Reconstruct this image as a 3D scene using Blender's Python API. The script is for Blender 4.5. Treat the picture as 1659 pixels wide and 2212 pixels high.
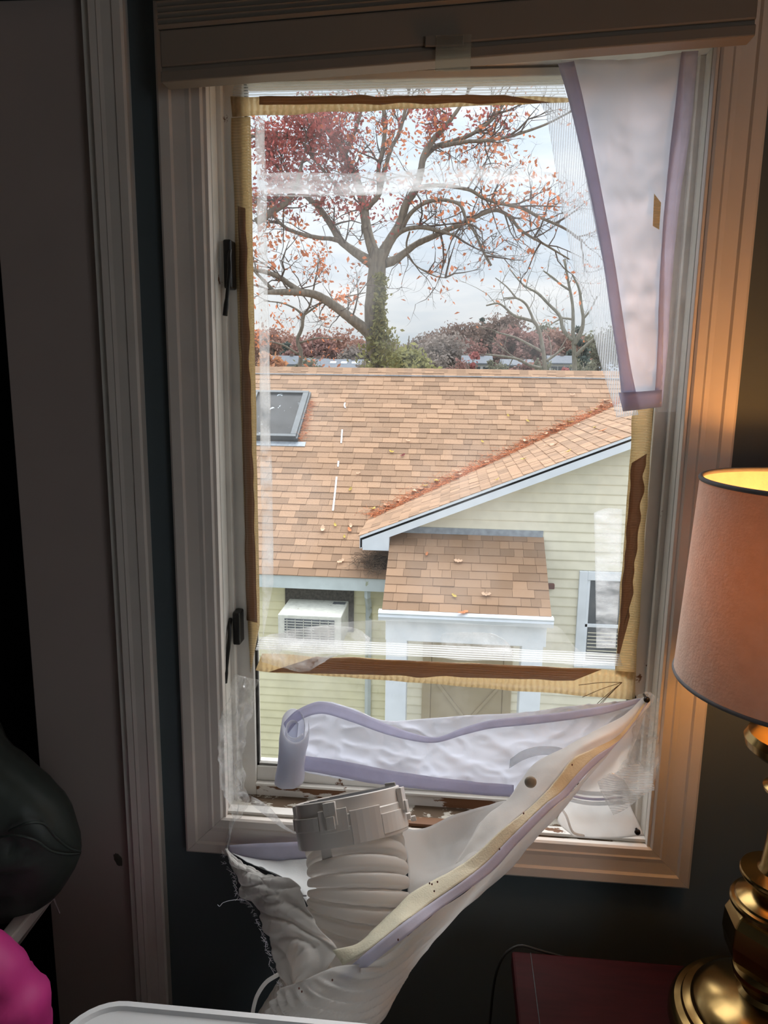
import bpy, bmesh, math, random
from mathutils import Vector, Matrix, noise
random.seed(11)
for o in list(bpy.data.objects): bpy.data.objects.remove(o)
scene = bpy.context.scene
COL = scene.collection
# ------------------------------------------------------------------ camera
IW, IH, FPX = 1659.0, 2212.0, 1597.0
EYE = Vector((0.0, -1.2, 1.5))
yaw, pitch, roll = math.radians(5.3), math.radians(-10.6), math.radians(0.8)
FWD = Vector((-math.sin(yaw)*math.cos(pitch), math.cos(yaw)*math.cos(pitch), math.sin(pitch)))
_r = Vector((math.cos(yaw), math.sin(yaw), 0)); _u = _r.cross(FWD)
RGT = math.cos(roll)*_r + math.sin(roll)*_u
UPV = -math.sin(roll)*_r + math.cos(roll)*_u
cam_d = bpy.data.cameras.new('camera'); cam = bpy.data.objects.new('camera', cam_d); COL.objects.link(cam)
cam.matrix_world = Matrix.Translation(EYE) @ Matrix((RGT, UPV, -FWD)).transposed().to_4x4()
cam_d.sensor_fit = 'VERTICAL'; cam_d.sensor_height = 36.0; cam_d.lens = 36.0*FPX/IH
cam_d.clip_start = 0.02; cam_d.clip_end = 2000
scene.camera = cam
# ------------------------------------------------------------------ sky, sun, exposure
def lin(c):
    return tuple((v/12.92 if v <= .04045 else ((v+.055)/1.055)**2.4) for v in (x/255.0 for x in c))
world = bpy.data.worlds.new('World'); scene.world = world; world.use_nodes = True
wn, wl = world.node_tree.nodes, world.node_tree.links; wn.clear()
w_out = wn.new('ShaderNodeOutputWorld'); w_bg = wn.new('ShaderNodeBackground')
w_tc = wn.new('ShaderNodeTexCoord'); w_map = wn.new('ShaderNodeMapping'); w_map.inputs['Scale'].default_value = (1.6, 1.6, 9.0)
w_no = wn.new('ShaderNodeTexNoise'); w_no.inputs['Scale'].default_value = 1.7; w_no.inputs['Detail'].default_value = 5; w_no.inputs['Roughness'].default_value = .55
w_rp = wn.new('ShaderNodeValToRGB')
w_rp.color_ramp.elements[0].position = .36; w_rp.color_ramp.elements[0].color = (.68, .76, .84, 1)
w_rp.color_ramp.elements[1].position = .62; w_rp.color_ramp.elements[1].color = (1.0, 1.0, 1.0, 1)
w_sx = wn.new('ShaderNodeSeparateXYZ'); w_r2 = wn.new('ShaderNodeValToRGB')
w_r2.color_ramp.elements[0].position = .0; w_r2.color_ramp.elements[0].color = (1.0, .985, .94, 1)
w_r2.color_ramp.elements[1].position = .16; w_r2.color_ramp.elements[1].color = (.93, .965, 1.0, 1)
w_mx = wn.new('ShaderNodeMixRGB'); w_mx.blend_type = 'MULTIPLY'; w_mx.inputs[0].default_value = 1
wl.new(w_tc.outputs['Generated'], w_map.inputs['Vector']); wl.new(w_map.outputs[0], w_no.inputs['Vector']); wl.new(w_no.outputs[0], w_rp.inputs[0])
wl.new(w_tc.outputs['Generated'], w_sx.inputs[0]); wl.new(w_sx.outputs['Z'], w_r2.inputs[0])
wl.new(w_rp.outputs[0], w_mx.inputs[1]); wl.new(w_r2.outputs[0], w_mx.inputs[2]); wl.new(w_mx.outputs[0], w_bg.inputs[0]); wl.new(w_bg.outputs[0], w_out.inputs[0])
w_p = wn.new('ShaderNodeMath'); w_p.operation = 'MAXIMUM'; wl.new(w_sx.outputs['Z'], w_p.inputs[0]); w_p.inputs[1].default_value = 0.0   # overcast luminance law
w_q = wn.new('ShaderNodeMath'); w_q.operation = 'MULTIPLY_ADD'; wl.new(w_p.outputs[0], w_q.inputs[0]); w_q.inputs[1].default_value = 1.7; w_q.inputs[2].default_value = .85
wl.new(w_q.outputs[0], w_bg.inputs[1])
sun_d = bpy.data.lights.new('sun', 'SUN'); sun_d.energy = 5.0; sun_d.angle = math.radians(75); sun_d.color = (1.0, .97, .93)
sun = bpy.data.objects.new('sun', sun_d); COL.objects.link(sun)
sun.rotation_euler = Vector((-.10, -.66, -.85)).to_track_quat('-Z', 'Y').to_euler()   # veiled sun high beyond the neighbouring house
REAR = bpy.data.lights.new('added_front_fill', 'AREA'); REAR.shape = 'RECTANGLE'; REAR.size = 1.0; REAR.size_y = 1.1; REAR.energy = 6.0; REAR.color = (.93, .97, 1.0)
rear = bpy.data.objects.new('added_front_fill', REAR); COL.objects.link(rear)
rear.location = (1.42, -2.35, 1.5); rear.rotation_euler = (math.radians(90), 0, math.radians(90))  # added area light: front fill from an unseen side window
scene.view_settings.view_transform = 'Standard'; scene.view_settings.look = 'None'; scene.view_settings.gamma = 1.0
scene.view_settings.use_curve_mapping = False; scene.view_settings.exposure = 0.0
# ------------------------------------------------------------------ point helpers
def ray(px, py): return FWD + RGT*((px-IW/2)/FPX) - UPV*((py-IH/2)/FPX)
def at(px, py, Y):
    d = ray(px, py); return EYE + d*((Y-EYE.y)/d.y)
def atz(px, py, z):
    d = ray(px, py); return EYE + d*((z-EYE.z)/d.z)
def atpl(px, py, P, N):
    d = ray(px, py); return EYE + d*((P-EYE).dot(N)/d.dot(N))
# ------------------------------------------------------------------ object helpers
def tag(o, label=None, cat=None, group=None, kind=None):
    if label: o['label'] = label
    if cat: o['category'] = cat
    if group: o['group'] = group
    if kind: o['kind'] = kind
    return o
def put(o, parent):
    COL.objects.link(o)
    if parent is not None:
        o.parent = parent
        o.matrix_parent_inverse = parent.matrix_world.inverted()
    return o
def empty(name, loc=(0, 0, 0)):
    o = bpy.data.objects.new(name, None); COL.objects.link(o)
    o.location = loc; o.matrix_world = Matrix.Translation(Vector(loc)); o.empty_display_size = .05
    return o
class MB:
    def __init__(s): s.v = []; s.f = []
    def add(s, vs, fs):
        b = len(s.v); s.v += [tuple(v) for v in vs]; s.f += [tuple(i+b for i in f) for f in fs]; return s
    def box(s, x0, x1, y0, y1, z0, z1):
        return s.add([(x0,y0,z0),(x1,y0,z0),(x1,y1,z0),(x0,y1,z0),(x0,y0,z1),(x1,y0,z1),(x1,y1,z1),(x0,y1,z1)],
                     [(0,3,2,1),(4,5,6,7),(0,1,5,4),(1,2,6,5),(2,3,7,6),(3,0,4,7)])
    def hexa(s, p):   # 8 points in box order
        return s.add(p, [(0,3,2,1),(4,5,6,7),(0,1,5,4),(1,2,6,5),(2,3,7,6),(3,0,4,7)])
    def prism(s, poly, off):   # polygon (list of Vector) extruded by vector off
        n = len(poly); off = Vector(off); a = [Vector(p) for p in poly]
        return s.add(a+[p+off for p in a], [tuple(range(n-1,-1,-1)), tuple(range(n,2*n))]+[(i,(i+1)%n,n+(i+1)%n,n+i) for i in range(n)])
    def tube(s, pts, rad, seg=8, cap=True):
        pts = [Vector(p) for p in pts]; n = len(pts)
        if not hasattr(rad, '__len__'): rad = [rad]*n
        t = (pts[1]-pts[0]).normalized(); ref = Vector((0,0,1)) if abs(t.z) < .9 else Vector((1,0,0))
        u = t.cross(ref).normalized(); vs = []
        for i, p in enumerate(pts):
            t = (pts[min(i+1,n-1)]-pts[max(i-1,0)]).normalized()
            u = (u - t*u.dot(t)).normalized(); w = t.cross(u)
            for k in range(seg):
                a = 2*math.pi*k/seg; vs.append(p+(u*math.cos(a)+w*math.sin(a))*rad[i])
        fs = [(i*seg+k, i*seg+(k+1)%seg, (i+1)*seg+(k+1)%seg, (i+1)*seg+k) for i in range(n-1) for k in range(seg)]
        if cap: fs += [tuple(range(seg-1,-1,-1)), tuple(range((n-1)*seg, n*seg))]
        return s.add(vs, fs)
    def lathe(s, prof, seg=48, M=None, closed=False):   # prof: (r,z)
        n = len(prof); vs = []
        for r, z in prof:
            for k in range(seg):
                a = 2*math.pi*k/seg; p = Vector((r*math.cos(a), r*math.sin(a), z)); vs.append(M @ p if M else p)
        m = n if closed else n-1
        fs = [(i*seg+k, i*seg+(k+1)%seg, ((i+1)%n)*seg+(k+1)%seg, ((i+1)%n)*seg+k) for i in range(m) for k in range(seg)]
        return s.add(vs, fs)
    def grid(s, rows):
        m = len(rows[0]); n = len(rows)
        return s.add([p for r in rows for p in r], [(i*m+j, i*m+j+1, (i+1)*m+j+1, (i+1)*m+j) for i in range(n-1) for j in range(m-1)])
    def mesh(s, name, smooth=False):
        me = bpy.data.meshes.new(name); me.from_pydata(s.v, [], s.f); me.update()
        if smooth:
            for p in me.polygons: p.use_smooth = True
        return me
    def build(s, name, m, parent=None, smooth=False, bevel=0, solid=0, recalc=False, kind=None, auto=None):
        me = s.mesh(name, smooth)
        if recalc:
            b = bmesh.new(); b.from_mesh(me); bmesh.ops.recalc_face_normals(b, faces=b.faces); b.to_mesh(me); b.free()
        me.materials.append(m); o = bpy.data.objects.new(name, me); put(o, parent)
        if bevel:
            md = o.modifiers.new('bevel', 'BEVEL'); md.width = bevel; md.segments = 2; md.limit_method = 'ANGLE'
        if solid:
            md = o.modifiers.new('solid', 'SOLIDIFY'); md.thickness = solid; md.offset = 0
        if auto:
            try: me.set_sharp_from_angle(angle=math.radians(auto))
            except Exception: pass
        if kind: o['kind'] = kind
        return o
def crom(P, n):   # Catmull-Rom through points, n samples
    P = [Vector(p) for p in P]; L = [0]
    for i in range(1, len(P)): L.append(L[-1]+max((P[i]-P[i-1]).length, 1e-6))
    out = []; k = 0
    for j in range(n):
        t = L[-1]*j/(n-1)
        while k < len(P)-2 and t > L[k+1]: k += 1
        u = (t-L[k])/(L[k+1]-L[k]); p1, p2 = P[k], P[k+1]
        p0 = P[k-1] if k else p1*2-p2; p3 = P[k+2] if k+2 < len(P) else p2*2-p1
        m1 = (p2-p0)*.5; m2 = (p3-p1)*.5
        if k: m1 = (p2-p0)*((L[k+1]-L[k])/(L[k+1]-L[k-1]))
        if k+2 < len(P): m2 = (p3-p1)*((L[k+1]-L[k])/(L[k+2]-L[k]))
        u2, u3 = u*u, u*u*u
        out.append(p1*(2*u3-3*u2+1)+m1*(u3-2*u2+u)+p2*(-2*u3+3*u2)+m2*(u3-u2))
    return out
def patch(rows, n, m, wr=0, ws=20, seed=0, aniso=(1,1,1), extra=None):
    """smooth sheet through rows of points, with folds of height wr along its normal"""
    R = [crom(r, m) for r in rows]
    C = [crom([R[i][j] for i in range(len(R))], n) if len(R) > 2 else [R[0][j].lerp(R[1][j], k/(n-1)) for k in range(n)] for j in range(m)]
    G = [[C[j][i] for j in range(m)] for i in range(n)]
    if wr or extra:
        H = [[p.copy() for p in r] for r in G]
        for i in range(n):
            for j in range(m):
                du = G[i][min(j+1,m-1)]-G[i][max(j-1,0)]; dv = G[min(i+1,n-1)][j]-G[max(i-1,0)][j]
                nn = du.cross(dv)
                if nn.length < 1e-12: continue
                nn.normalize(); p = G[i][j]
                q = Vector((p.x*aniso[0]*ws+seed*7.3, p.y*aniso[1]*ws+seed, p.z*aniso[2]*ws))
                d = wr*(noise.noise(q) + .5*(1-2*abs(noise.noise(q*1.9+Vector((3,1,7)))))) if wr else 0
                if extra: d += extra(i/(n-1), j/(m-1), p)
                H[i][j] = p+nn*d
        G = H
    return G
def ribbon(pts, w0, n=60, wr=0, ws=30, seed=0, side=None):
    """flat strip following pts; w0 = list of edge offsets (Vectors)"""
    A = crom(pts, n); B = crom([Vector(p)+Vector(o) for p, o in zip(pts, w0)], n)
    return patch([A, B], 5, n, wr, ws, seed)
# ------------------------------------------------------------------ materials
def nodes(m):
    m.use_nodes = True; nt = m.node_tree; nt.nodes.clear(); return nt.nodes, nt.links
def mat(name, col, rough=.6, var=.12, scale=8, bump=0, bscale=60, metal=0, spec=.4, transl=0, trcol=None, island=0, wear=None, wscale=6, wthr=.6, sheen=0, stretch=(1,1,1), alpha=1.0, coat=0):
    m = bpy.data.materials.new(name); N, L = nodes(m); out = N.new('ShaderNodeOutputMaterial'); b = N.new('ShaderNodeBsdfPrincipled')
    c = lin(col); tc = N.new('ShaderNodeTexCoord'); mp = N.new('ShaderNodeMapping'); mp.inputs['Scale'].default_value = stretch
    L.new(tc.outputs['Object'], mp.inputs['Vector'])
    no = N.new('ShaderNodeTexNoise'); no.inputs['Scale'].default_value = scale; no.inputs['Detail'].default_value = 4; L.new(mp.outputs[0], no.inputs['Vector'])
    rp = N.new('ShaderNodeValToRGB'); rp.color_ramp.elements[0].position = .3; rp.color_ramp.elements[1].position = .7
    rp.color_ramp.elements[0].color = tuple(max(0, v*(1-var)) for v in c)+(1,); rp.color_ramp.elements[1].color = tuple(min(1, v*(1+var)) for v in c)+(1,)
    L.new(no.outputs[0], rp.inputs[0]); colout = rp.outputs[0]
    if island:
        g = N.new('ShaderNodeNewGeometry'); oi = N.new('ShaderNodeObjectInfo'); ad = N.new('ShaderNodeMath'); ad.operation = 'ADD'
        fr = N.new('ShaderNodeMath'); fr.operation = 'FRACT'; L.new(g.outputs['Random Per Island'], ad.inputs[0]); L.new(oi.outputs['Random'], ad.inputs[1]); L.new(ad.outputs[0], fr.inputs[0])
        mr = N.new('ShaderNodeMapRange'); mr.inputs['To Min'].default_value = 1-island; mr.inputs['To Max'].default_value = 1+island; L.new(fr.outputs[0], mr.inputs['Value'])
        vm = N.new('ShaderNodeVectorMath'); vm.operation = 'SCALE'; L.new(colout, vm.inputs[0]); L.new(mr.outputs[0], vm.inputs['Scale']); colout = vm.outputs[0]
    if wear:
        n2 = N.new('ShaderNodeTexNoise'); n2.inputs['Scale'].default_value = wscale; n2.inputs['Detail'].default_value = 6; n2.inputs['Roughness'].default_value = .62; L.new(mp.outputs[0], n2.inputs['Vector'])
        r2 = N.new('ShaderNodeValToRGB'); r2.color_ramp.elements[0].position = wthr; r2.color_ramp.elements[1].position = wthr+.015
        L.new(n2.outputs[0], r2.inputs[0]); mx = N.new('ShaderNodeMixRGB'); L.new(r2.outputs[0], mx.inputs[0]); L.new(colout, mx.inputs[1]); mx.inputs[2].default_value = lin(wear)+(1,); colout = mx.outputs[0]
    L.new(colout, b.inputs['Base Color']); b.inputs['Roughness'].default_value = rough; b.inputs['Metallic'].default_value = metal
    b.inputs['Specular IOR Level'].default_value = spec
    if coat: b.inputs['Coat Weight'].default_value = coat
    if sheen: b.inputs['Sheen Weight'].default_value = sheen
    if bump:
        bn = N.new('ShaderNodeTexNoise'); bn.inputs['Scale'].default_value = bscale; bn.inputs['Detail'].default_value = 3; L.new(mp.outputs[0], bn.inputs['Vector'])
        bu = N.new('ShaderNodeBump'); bu.inputs['Strength'].default_value = bump; bu.inputs['Distance'].default_value = .004; L.new(bn.outputs[0], bu.inputs['Height']); L.new(bu.outputs[0], b.inputs['Normal'])
    sh = b.outputs[0]
    if transl:
        t = N.new('ShaderNodeBsdfTranslucent')
        if trcol: t.inputs[0].default_value = lin(trcol)+(1,)
        else: L.new(colout, t.inputs[0])
        mx = N.new('ShaderNodeMixShader'); mx.inputs[0].default_value = transl; L.new(sh, mx.inputs[1]); L.new(t.outputs[0], mx.inputs[2]); sh = mx.outputs[0]
    if alpha < 1:
        tr = N.new('ShaderNodeBsdfTransparent'); mx = N.new('ShaderNodeMixShader'); mx.inputs[0].default_value = alpha; L.new(tr.outputs[0], mx.inputs[1]); L.new(sh, mx.inputs[2]); sh = mx.outputs[0]
    L.new(sh, out.inputs[0]); return m
def film(name, clear=.75, tint=(255,255,255), milk=(235,238,242), scale=30, stretch=(1,1,1), contrast=.35, rough=.12, wave=None, transl=.6, gloss=.2):
    """clear plastic: mostly see-through, with milky creases and a gloss"""
    m = bpy.data.materials.new(name); N, L = nodes(m); out = N.new('ShaderNodeOutputMaterial')
    tc = N.new('ShaderNodeTexCoord'); mp = N.new('ShaderNodeMapping'); mp.inputs['Scale'].default_value = stretch; L.new(tc.outputs['Object'], mp.inputs['Vector'])
    no = N.new('ShaderNodeTexNoise'); no.inputs['Scale'].default_value = scale; no.inputs['Detail'].default_value = 5; no.inputs['Roughness'].default_value = .6; L.new(mp.outputs[0], no.inputs['Vector'])
    f = no.outputs[0]
    if wave:
        wv = N.new('ShaderNodeTexWave'); wv.inputs['Scale'].default_value = wave[0]; wv.bands_direction = wave[1]; wv.inputs['Distortion'].default_value = wave[2]; wv.inputs['Detail'].default_value = 2; L.new(mp.outputs[0], wv.inputs['Vector'])
        mm = N.new('ShaderNodeMixRGB'); mm.inputs[0].default_value = wave[3]; L.new(f, mm.inputs[1]); L.new(wv.outputs[0], mm.inputs[2]); f = mm.outputs[0]
    mr = N.new('ShaderNodeMapRange'); mr.inputs['From Min'].default_value = .3; mr.inputs['From Max'].default_value = .7
    mr.inputs['To Min'].default_value = 1-clear-contrast*.5; mr.inputs['To Max'].default_value = 1-clear+contrast*.5; L.new(f, mr.inputs['Value'])
    tr = N.new('ShaderNodeBsdfTransparent'); tr.inputs[0].default_value = lin(tint)+(1,)
    d = N.new('ShaderNodeBsdfDiffuse'); d.inputs[0].default_value = lin(milk)+(1,); t = N.new('ShaderNodeBsdfTranslucent'); t.inputs[0].default_value = lin(milk)+(1,)
    g = N.new('ShaderNodeBsdfGlossy'); g.inputs['Roughness'].default_value = rough
    bu = N.new('ShaderNodeBump'); bu.inputs['Strength'].default_value = .5; bu.inputs['Distance'].default_value = .003; L.new(f, bu.inputs['Height']); L.new(bu.outputs[0], g.inputs['Normal'])
    m1 = N.new('ShaderNodeMixShader'); m1.inputs[0].default_value = transl; L.new(d.outputs[0], m1.inputs[1]); L.new(t.outputs[0], m1.inputs[2])
    m2 = N.new('ShaderNodeMixShader'); m2.inputs[0].default_value = gloss; L.new(m1.outputs[0], m2.inputs[1]); L.new(g.outputs[0], m2.inputs[2])
    m3 = N.new('ShaderNodeMixShader'); L.new(mr.outputs[0], m3.inputs[0]); L.new(tr.outputs[0], m3.inputs[1]); L.new(m2.outputs[0], m3.inputs[2])
    L.new(m3.outputs[0], out.inputs[0]); return m
M = {}
M['wall'] = mat('wall_paint', (84, 94, 98), .75, .05, 3, bump=.08, bscale=120)
M['white'] = mat('white_trim_paint', (222, 214, 206), .42, .05, 10, bump=.1, bscale=40)
M['white_worn'] = mat('worn_white_paint', (224, 220, 212), .5, .08, 12, bump=.15, bscale=50, wear=(120, 84, 56), wscale=9, wthr=.66, stretch=(1, 1, 1))
M['peeling'] = mat('peeling_paint_on_wood', (226, 222, 216), .55, .08, 12, bump=.2, bscale=50, wear=(118, 80, 52), wscale=13, wthr=.51, stretch=(.45, 1, 1.5))
M['sill_dirt'] = mat('dirty_bare_sill', (118, 108, 92), .8, .4, 25, bump=.3, bscale=60, wear=(60, 52, 44), wscale=14, wthr=.56)
M['sill'] = mat('worn_sill_paint', (196, 190, 178), .7, .2, 25, bump=.3, bscale=60, wear=(96, 78, 60), wscale=16, wthr=.52, stretch=(.6, 1, 1))
M['door'] = mat('door_paint', (176, 162, 156), .5, .04, 4)
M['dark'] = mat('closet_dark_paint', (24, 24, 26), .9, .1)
M['ceil'] = mat('ceiling_paint', (200, 196, 190), .8, .03)
M['floor'] = mat('floor_boards', (92, 66, 46), .5, .25, 6, stretch=(1, 8, 1))
M['black'] = mat('black_metal', (22, 20, 19), .35, .2, 30)
M['rubber'] = mat('grey_weatherstrip', (120, 118, 112), .6, .45, 30, wear=(30, 28, 26), wscale=22, wthr=.6)
M['glaze'] = mat('black_glazing_putty', (60, 58, 56), .7, .7, 40)
M['shade'] = mat('cellular_shade_fabric', (150, 140, 128), .9, .04, 20, transl=.1)
M['rail'] = mat('shade_rail_plastic', (138, 126, 114), .5, .03, 10)
M['cloth'] = mat('white_ripstop_cloth', (244, 244, 248), .65, .015, 10, bump=.05, bscale=300, transl=.58, trcol=(246, 248, 255))
M['cloth_dim'] = mat('white_woven_cloth', (242, 240, 236), .7, .02, 10, bump=.1, bscale=300, transl=.66, trcol=(250, 249, 248))
M['cloth_shaded'] = mat('shaded_white_cloth', (214, 216, 216), .75, .03, 10, bump=.1, bscale=300, transl=.2)  # shade on the back-left sheet put into a greyer, less translucent cloth
M['hem'] = mat('lavender_hem_tape', (228, 227, 241), .8, .04, 40, bump=.1, bscale=400, transl=.6)
M['cream'] = mat('cream_velcro_tape', (238, 234, 214), .85, .05, 40, bump=.3, bscale=400, transl=.35)
M['grey_zip'] = mat('grey_zipper_tape', (214, 218, 222), .8, .06, 60, bump=.3, bscale=300, transl=.6, alpha=.5)
M['plastic'] = mat('white_hose_plastic', (240, 236, 230), .38, .02, 10, transl=.55, trcol=(253, 250, 247))
M['fitting'] = mat('ivory_abs_plastic', (216, 210, 204), .32, .03, 10, spec=.5)
M['appliance'] = mat('white_appliance_plastic', (226, 228, 230), .35, .02, 10)
M['brass'] = mat('antique_brass', (150, 124, 78), .22, .15, 12, metal=1)
M['mahog'] = mat('dark_mahogany', (54, 12, 14), .6, .25, 8, stretch=(2, 12, 2), spec=.12)
M['cord'] = mat('black_cord', (30, 29, 28), .5, .1)
M['linen'] = mat('linen_lampshade', (216, 206, 194), .9, .06, 60, bump=.25, bscale=260, transl=.06, trcol=(224, 160, 92))
M['linen_in'] = mat('lampshade_lining', (240, 214, 160), .8, .02, 20)
M['piping'] = mat('grey_shade_piping', (120, 118, 120), .8, .1, 60)
M['jacket'] = mat('dark_quilted_nylon', (62, 70, 66), .42, .1, 10, bump=.15, bscale=40)
M['pink'] = mat('magenta_down_nylon', (222, 66, 150), .5, .06, 10, bump=.15, bscale=40)
M['steel'] = mat('bright_zip_metal', (200, 200, 196), .25, .05, metal=1)
M['screw'] = mat('dark_screw_metal', (44, 42, 42), .4, .1, metal=.6)
M['tape'] = film('brown_packing_tape', .2, (240, 228, 204), (238, 220, 182), 40, (1, 1, 1), .25, .2, (70, 'Z', 1.5, .35), .45, .15)
M['tape_h'] = film('brown_packing_tape_flat', .25, (240, 228, 204), (226, 208, 176), 40, (.5, 1, 2), .35, .2, (60, 'X', 2.0, .4), .75, .12)
M['tape_dk'] = film('dark_aged_tape', .12, (216, 186, 150), (190, 160, 130), 50, (1, 1, 1), .15, .3, (75, 'Z', 2.5, .4), .6, .1)
M['film'] = film('clear_plastic_film', .76, scale=26, contrast=.5, milk=(255,255,255), transl=.8, gloss=.3)
M['film_thin'] = film('clear_thin_film', .92, scale=18, contrast=.15, milk=(255,255,255), transl=.85)
M['fluted'] = film('fluted_clear_tape', .68, (255, 255, 255), (212, 216, 222), 20, (1, 1, .15), .35, .15, (90, 'X', .6, .7), .88, .1)
M['fluted_h'] = film('fluted_clear_tape_flat', .64, (255, 255, 255), (252, 254, 255), 20, (.15, 1, 1), .4, .15, (75, 'Z', .6, .7), .88, .1)
M['wavy'] = film('wavy_clear_tape', .74, (255, 255, 255), (250, 252, 255), 34, (.5, 1, 1.6), .45, .12, None, .85, .15)
M['acrylic'] = film('clear_acrylic', .7, (245, 245, 240), (220, 216, 205), 6, (1, 1, 1), .1, .08)
# window glass: faint dirt over a clear pane
def glass(name, dirt=.02, gloss=.05, tint=(1, 1, 1)):
    m = bpy.data.materials.new(name); N, L = nodes(m); out = N.new('ShaderNodeOutputMaterial')
    tr = N.new('ShaderNodeBsdfTransparent'); tr.inputs[0].default_value = tint+(1,)
    tc = N.new('ShaderNodeTexCoord'); no = N.new('ShaderNodeTexNoise'); no.inputs['Scale'].default_value = 7; no.inputs['Detail'].default_value = 6; L.new(tc.outputs['Object'], no.inputs['Vector'])
    mr = N.new('ShaderNodeMapRange'); mr.inputs['From Min'].default_value = .45; mr.inputs['From Max'].default_value = .8; mr.inputs['To Max'].default_value = dirt*3; mr.inputs['To Min'].default_value = dirt*.35; L.new(no.outputs[0], mr.inputs['Value'])
    t = N.new('ShaderNodeBsdfTranslucent'); t.inputs[0].default_value = (.9, .92, .95, 1)
    g = N.new('ShaderNodeBsdfGlossy'); g.inputs['Roughness'].default_value = .02; g.inputs[0].default_value = (1, 1, 1, 1)
    m1 = N.new('ShaderNodeMixShader'); L.new(mr.outputs[0], m1.inputs[0]); L.new(tr.outputs[0], m1.inputs[1]); L.new(t.outputs[0], m1.inputs[2])
    m2 = N.new('ShaderNodeMixShader'); m2.inputs[0].default_value = .025; L.new(m1.outputs[0], m2.inputs[1]); L.new(g.outputs[0], m2.inputs[2])
    L.new(m2.outputs[0], out.inputs[0]); return m
M['glass'] = glass('window_glass')
M['house_glass'] = mat('dark_house_glass', (58, 66, 72), .06, .2, 3, spec=.9)
# outdoors
M['shingle'] = mat('tan_asphalt_shingle', (158, 127, 101), .9, .2, 90, bump=.4, bscale=220, island=.22)
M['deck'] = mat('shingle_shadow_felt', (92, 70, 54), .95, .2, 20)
M['siding'] = mat('cream_vinyl_siding', (230, 224, 202), .6, .06, 6, bump=.05, island=.04)
M['siding_y'] = mat('yellowed_vinyl_siding', (228, 222, 184), .65, .1, 3, bump=.05, island=.05)
M['house_white'] = mat('white_house_trim', (224, 230, 236), .5, .05, 5)
M['mossy'] = mat('mossy_white_fascia', (196, 206, 206), .6, .08, 5, wear=(160, 166, 140), wscale=3, wthr=.62)
M['flash'] = mat('grey_lead_flashing', (150, 158, 166), .45, .2, 12, metal=.3)
M['skyframe'] = mat('grey_skylight_frame', (84, 90, 94), .4, .1, 10, metal=.4)
M['door_tan'] = mat('tan_stable_door', (176, 160, 130), .6, .06, 8)
M['ac_white'] = mat('weathered_ac_white', (214, 214, 204), .5, .12, 14, wear=(150, 140, 122), wscale=12, wthr=.66)
M['ac_grille'] = mat('grey_ac_grille', (96, 100, 104), .6, .3, 40)
M['soot'] = mat('dark_mouldy_board', (78, 74, 66), .9, .4, 30)
M['bark'] = mat('grey_oak_bark', (124, 116, 104), .95, .3, 14, bump=.6, bscale=30, stretch=(1, 1, .3))
M['bark_l'] = mat('pale_lichen_bark', (128, 124, 112), .95, .3, 14, bump=.6, bscale=30, stretch=(1, 1, .3))
M['twig'] = mat('thin_twig_bark', (96, 86, 80), .95, .2, 6)
def leafmat(n, c, isl=.3, tr=.45): return mat(n, c, .7, .15, 3, transl=tr, island=isl)
M['leaf_red'] = leafmat('crimson_leaf', (160, 92, 88)); M['leaf_or'] = leafmat('russet_leaf', (196, 124, 88)); M['leaf_tan'] = mat('dry_tan_leaf', (214, 178, 148), .8, .15, 30, island=.15)
M['leaf_yel'] = mat('yellow_leaf', (190, 164, 84), .8, .15, 30, island=.2); M['needles'] = mat('rust_pine_needle', (206, 132, 88), .8, .2, 20, island=.3); M['needle_dk'] = mat('rotted_brown_needle', (122, 102, 84), .9, .2, 20, island=.3)
M['ground'] = mat('autumn_lawn', (104, 102, 82), .95, .3, .4)
M['hill'] = mat('haze_tinted_hill', (118, 128, 140), .95, .2, .02)  # blue of the distance haze put into the base colour
M['asph'] = mat('far_roof_grey', (104, 110, 118), .9, .1, 3); M['clap'] = mat('far_house_siding', (196, 196, 196), .8, .05, 2); M['clap_b'] = mat('far_house_brown', (112, 96, 88), .8, .05, 2)

# ================================================================== THE ROOM
x_in_l = at(458, 1000, -.012).x; x_in_r = at(1480, 1000, -.012).x          # inner edge of the casing
z_in_b = (at(487, 1768, -.012).z+at(1407, 1834, -.012).z)/2
z_in_t = at(829, 100, -.012).z
CW = .068
(lambda *a: None)('opening', x_in_l, x_in_r, z_in_b, z_in_t)
WT = .13
trim_l = at(205, 1000, -.0).x; 
cx_r = at(310, 1000, -.018).x; cx_l = at(236, 1000, -.018).x               # closet casing
(lambda *a: None)('closet casing', cx_l, cx_r)
ROOM_L, ROOM_R, ROOM_B, ROOM_H = -1.95, 1.45, -3.5, 2.45
w = MB()
ox0, ox1, oz0, oz1 = x_in_l-.012, x_in_r+.012, z_in_b-.012, z_in_t+.012
cl0, cl1, clz = -1.75, cx_l+.004, 2.08                                          # closet opening
w.box(cl1, ox0, 0, WT, 0, ROOM_H).box(ox1, ROOM_R, 0, WT, 0, ROOM_H).box(ox0, ox1, 0, WT, 0, oz0).box(ox0, ox1, 0, WT, oz1, ROOM_H)
w.box(ROOM_L, cl0, 0, WT, 0, ROOM_H).box(cl0, cl1, 0, WT, clz, ROOM_H)
tag(w.build('wall_back', M['wall']), 'dark slate painted wall around the window', kind='structure')
tag(MB().box(ROOM_L-.1, ROOM_L, ROOM_B, .13, 0, ROOM_H).build('wall_left', M['wall']), 'dark slate painted side wall by the closet', kind='structure')
tag(MB().box(ROOM_R, ROOM_R+.1, -1.8, .13, 0, ROOM_H).box(ROOM_R, ROOM_R+.1, ROOM_B, -2.9, 0, ROOM_H).box(ROOM_R, ROOM_R+.1, -2.9, -1.8, 0, .9).box(ROOM_R, ROOM_R+.1, -2.9, -1.8, 2.1, ROOM_H).build('wall_right', M['wall']), 'dark slate painted side wall beyond the lamp', kind='structure')
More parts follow.
